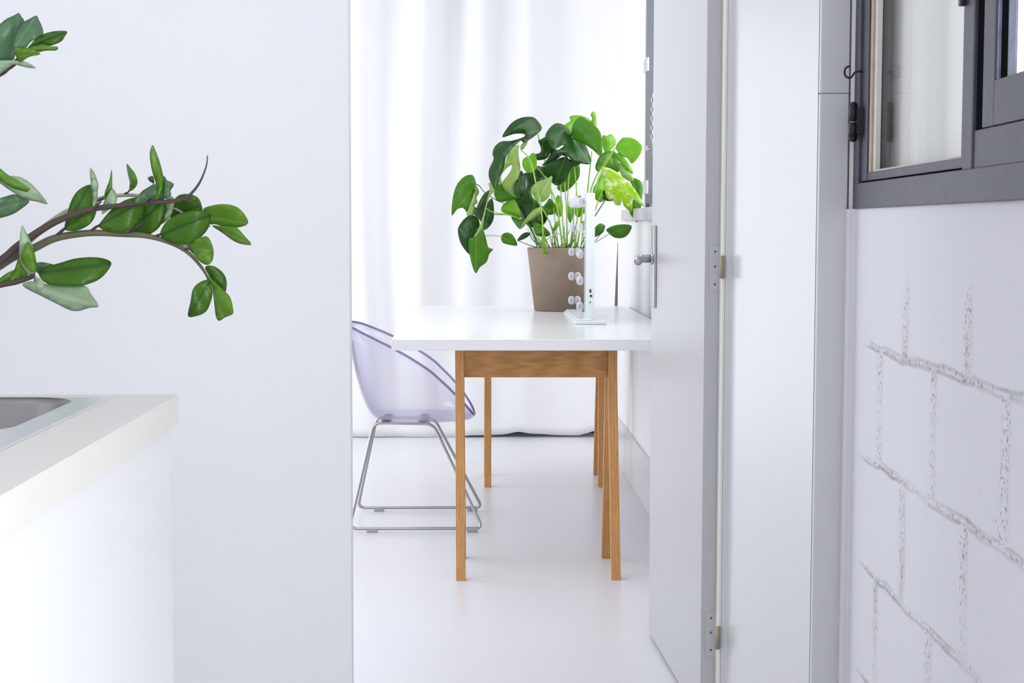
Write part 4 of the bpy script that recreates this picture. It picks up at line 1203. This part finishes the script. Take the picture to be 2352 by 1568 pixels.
B_leaves = [
    (ZP, -.03, .4, .1, (760, 550), (735, 235), [(735, 232), (772, 280), (801, 360), (800, 430), (792, 510), (760, 556), (758, 450), (742, 330)]),
    (ZG, -.025, .4, .1, (845, 495), (912, 248), [(912, 246), (919, 340), (911, 420), (848, 492), (865, 420), (893, 340)]),
    (ZP, -.03, -.2, .2, (840, 610), (920, 405), [(920, 404), (956, 460), (942, 540), (885, 580), (832, 612), (850, 520), (888, 450)]),
    (ZG, -.02, -.3, .1, (1062, 420), (1038, 200), [(1038, 200), (1090, 260), (1122, 320), (1122, 370), (1090, 412), (1060, 420), (1064, 350), (1046, 270)]),
    (ZW, -.045, .3, .2, (1230, 515), (1160, 430), [(1272, 363), (1200, 400), (1140, 450), (1104, 516), (1200, 512), (1262, 480), (1286, 420)]),
    (ZG, -.05, .4, .1, (1280, 480), (1248, 48), [(1248, 46), (1227, 100), (1232, 180), (1250, 270), (1282, 380), (1274, 482), (1312, 458), (1341, 380), (1330, 280), (1300, 170), (1270, 90)]),
    (ZW, -.04, -.4, .1, (1260, 500), (1420, 368), [(1342, 298), (1370, 335), (1420, 368), (1393, 420), (1398, 460), (1330, 492), (1250, 506), (1310, 450), (1338, 380)]),
    (ZM, -.04, -.1, .1, (1270, 360), (1212, 318), [(1210, 318), (1252, 302), (1262, 360), (1240, 352)]),
    (ZP, -.015, -.4, .1, (1370, 460), (1315, 690), [(1358, 452), (1395, 462), (1422, 480), (1420, 560), (1380, 650), (1308, 698), (1350, 600), (1366, 540)]),
]
B_tw = [([(770, 570), (800, 535), (830, 508)], .0022), ([(1215, 515), (1260, 480), (1280, 430)], .0022), ([(1500, 490), (1560, 505), (1605, 545)], .0022)]
zz_stem('stem', [root(.08, .0), (zx_ + .19, zy_ - .01, ZH + 0.16)], [(-420, 1270), (0, 1000), (140, 880), (280, 780), (420, 692), (560, 630), (760, 570), (950, 545), (1200, 520), (1400, 505), (1500, 488), (1545, 462), (1610, 390), (1655, 310), (1690, 210), (1698, 130)],
        OZ, SZ, .0085, .0007, [M['zzbrown'], M['zzbrown']], dict(leaves=B_leaves, twigs=B_tw), (-.03, -.035))
C_leaves = [
    (ZM, .005, -.2, .2, (1400, 620), (1640, 540), [(1398, 560), (1420, 500), (1470, 454), (1560, 450), (1622, 480), (1648, 540), (1650, 590), (1560, 600), (1480, 620), (1400, 650)]),
    (ZG, .01, -.2, .3, (1722, 640), (2028, 685), [(1660, 580), (1740, 540), (1842, 529), (1932, 550), (1992, 600), (2030, 680), (1962, 716), (1850, 716), (1760, 692), (1722, 690)]),
    (ZG, .0, -.2, .5, (1735, 715), (2050, 855), [(1738, 706), (1830, 710), (1932, 720), (1992, 780), (2057, 857), (1970, 852), (1900, 820), (1820, 762)]),
]
C_tw = [([(1020, 445), (1050, 430), (1065, 400)], .0016), ([(800, 500), (850, 480), (870, 430)], .0018)]
zz_stem('stem', [root(.06, .05), (zx_ + .17, zy_ + .02, ZH + 0.17)], [(-420, 1230), (0, 990), (160, 895), (280, 790), (400, 690), (550, 592), (700, 555), (820, 487), (960, 460), (1120, 460), (1300, 500), (1480, 592), (1640, 690), (1725, 712)],
        OZ, SZ, .0075, .0012, [M['zzpale'], M['zzbrown']], dict(leaves=C_leaves, twigs=C_tw), (.015, .012))
D_leaves = [
    (ZM, -.06, .1, -.4, (320, 1095), (908, 1015), [(318, 1096), (400, 1040), (500, 1010), (620, 976), (760, 966), (862, 980), (910, 1018), (852, 1110), (770, 1166), (640, 1202), (480, 1194), (380, 1178)]),
    (ZP, -.05, .1, .5, (200, 1185), (805, 1360), [(183, 1184), (260, 1160), (340, 1178), (480, 1192), (690, 1196), (742, 1260), (807, 1362), (730, 1376), (640, 1402), (560, 1390), (440, 1330), (320, 1270), (220, 1220)]),
    (ZP, -.07, .4, .1, (270, 1110), (178, 703), [(178, 702), (212, 760), (247, 830), (272, 900), (278, 960), (300, 1030), (286, 1100), (240, 1112), (180, 1030), (159, 930), (163, 800)]),
    (ZG, -.085, .4, .1, (280, 1090), (228, 838), [(229, 838), (262, 885), (282, 930), (302, 1042), (280, 1092), (210, 1040), (172, 965), (205, 880)]),
    (ZG, -.055, .2, .1, (150, 1165), (155, 980), [(155, 978), (212, 1080), (232, 1130), (150, 1167), (80, 1162), (122, 1060)]),
    (ZW, -.045, .2, .1, (300, 1080), (440, 1030), [(296, 1012), (370, 1008), (442, 1030), (362, 1072), (306, 1092)]),
    (ZG, -.05, .3, .3, (-20, 1180), (120, 1070), [(-40, 1178), (40, 1108), (122, 1070), (100, 1152), (-20, 1192)]),
    (ZP, -.095, .2, .1, (282, 1130), (320, 1245), [(280, 1130), (330, 1138), (362, 1180), (332, 1242), (302, 1244), (285, 1190)]),
]
zz_stem('stem', [root(.09, -.07), (zx_ + .2, zy_ - .06, ZH + 0.12)], [(-420, 1400), (-150, 1240), (0, 1192), (120, 1170), (220, 1140), (285, 1112)],
        OZ, SZ, .0065, .0030, [M['zzbrown'], M['zzbrown']], dict(leaves=D_leaves), (-.06, -.06))
T_leaves = [
    (ZW, -.01, .4, -.2, (150, 815), (250, 182), [(250, 180), (180, 216), (90, 256), (0, 330), (-90, 430), (-100, 700), (-40, 810), (160, 816), (202, 740), (232, 500), (322, 302), (290, 235)]),
    (ZW, -.03, .3, -.3, (200, 650), (490, 215), [(490, 214), (400, 256), (310, 310), (240, 420), (190, 560), (188, 645), (330, 662), (420, 562), (575, 470), (562, 360), (522, 272)]),
    (ZM, -.04, .0, -.4, (400, 640), (900, 428), [(902, 427), (750, 424), (600, 460), (480, 532), (368, 652), (450, 625), (570, 600), (680, 616), (820, 562), (872, 492)]),
    (ZG, -.05, .0, .5, (400, 650), (775, 640), [(777, 630), (700, 624), (570, 600), (450, 622), (398, 652), (480, 702), (640, 682), (762, 676)]),
    (ZG, -.06, .2, .5, (240, 760), (540, 725), [(188, 655), (300, 652), (420, 654), (542, 726), (400, 762), (285, 832), (232, 792)]),
    (ZP, -.05, .2, .5, (0, 880), (480, 912), [(-80, 812), (0, 815), (130, 814), (330, 830), (482, 912), (390, 912), (250, 880), (170, 872), (60, 950), (0, 990), (-80, 1030)]),
]
zz_stem('stem', [root(-.03, .03), (zx_ + .02, zy_ + .01, ZH + 0.3)], [(-2600, 2600), (-1300, 1500), (-300, 1110), (0, 990), (100, 920), (180, 868), (255, 795)], OT, ST, .008, .0032, [M['zzbrown'], M['zzbrown']], dict(leaves=T_leaves), (.02, -.02))
U_leaves = [
    (ZG, -.035, .2, .3, (-60, 230), (285, 430), [(-80, 190), (0, 238), (62, 290), (160, 348), (287, 432), (200, 422), (100, 392), (-20, 320), (-90, 280)]),
    (ZP, -.02, .2, .3, (-20, 330), (387, 524), [(60, 300), (150, 304), (230, 344), (310, 420), (389, 526), (300, 506), (232, 493), (140, 452), (0, 357), (-60, 320), (-20, 300)]),
    (ZW, -.01, .3, .2, (-60, 580), (235, 500), [(-90, 540), (-20, 490), (60, 464), (130, 452), (237, 499), (180, 562), (90, 617), (-20, 646), (-90, 640)]),
]
zz_stem('stem', [root(-.02, -.05), (zx_ + .08, zy_ - .05, ZH + 0.25)], [(-900, 1000), (-500, 640), (-250, 480), (-90, 420), (-20, 380)], OZ, SZ, .007, .0030, [M['zzstem'], M['zzbrown']], dict(leaves=U_leaves), (-.02, -.025))

# ------------------------------------------------------------------ daylight and added fill lights
wd = bpy.data.worlds.new('overcast_sky'); SC.world = wd; wd.use_nodes = True
nt = wd.node_tree; nt.nodes.clear()
bg = nt.nodes.new('ShaderNodeBackground'); bg.inputs['Color'].default_value = (0.955, 0.965, 1.0, 1); bg.inputs['Strength'].default_value = 1.4
wo = nt.nodes.new('ShaderNodeOutputWorld'); L(nt, bg.outputs[0], wo.inputs['Surface'])


def area(name, loc, rot, sx_, sy_, power, col=(1, 1, 1)):
    ld_ = bpy.data.lights.new(name, 'AREA'); ld_.shape = 'RECTANGLE'; ld_.size = sx_; ld_.size_y = sy_; ld_.energy = power; ld_.color = col
    o = bpy.data.objects.new(name, ld_); COL.objects.link(o); o.location = loc; o.rotation_euler = rot
    return o


DAY = (0.96, 0.985, 1)
area('daylight_far_window', (XR + 0.6, (YW0 + YW1) / 2, 1.75), (0, PI / 2, 0), 1.3, 2.6, 32, DAY)
area('fill_far_room_left', (-2.9, 6.5, 1.1), (0, -PI / 2, 0), 2.2, 2.8, 53, DAY)  # added fill from the unseen left side, no window there
area('fill_far_room_ceiling', (-1.2, 4.6, CEIL - 0.02), (math.radians(8), math.radians(-4), 0), 2.4, 1.8, 38, DAY)  # added overhead fill for floor and table, no opening in the ceiling
area('fill_kitchen_right', (1.55, -1.3, 1.1), (0, PI / 2, 0), 2.1, 2.4, 102, DAY)  # added unseen fill brightening the kitchen from the right

vs_ = SC.view_settings
vs_.view_transform = 'Standard'; vs_.look = 'None'; vs_.exposure = 0.0; vs_.gamma = 1.0; vs_.use_curve_mapping = False
SC.cycles.max_bounces = 10; SC.cycles.transparent_max_bounces = 16
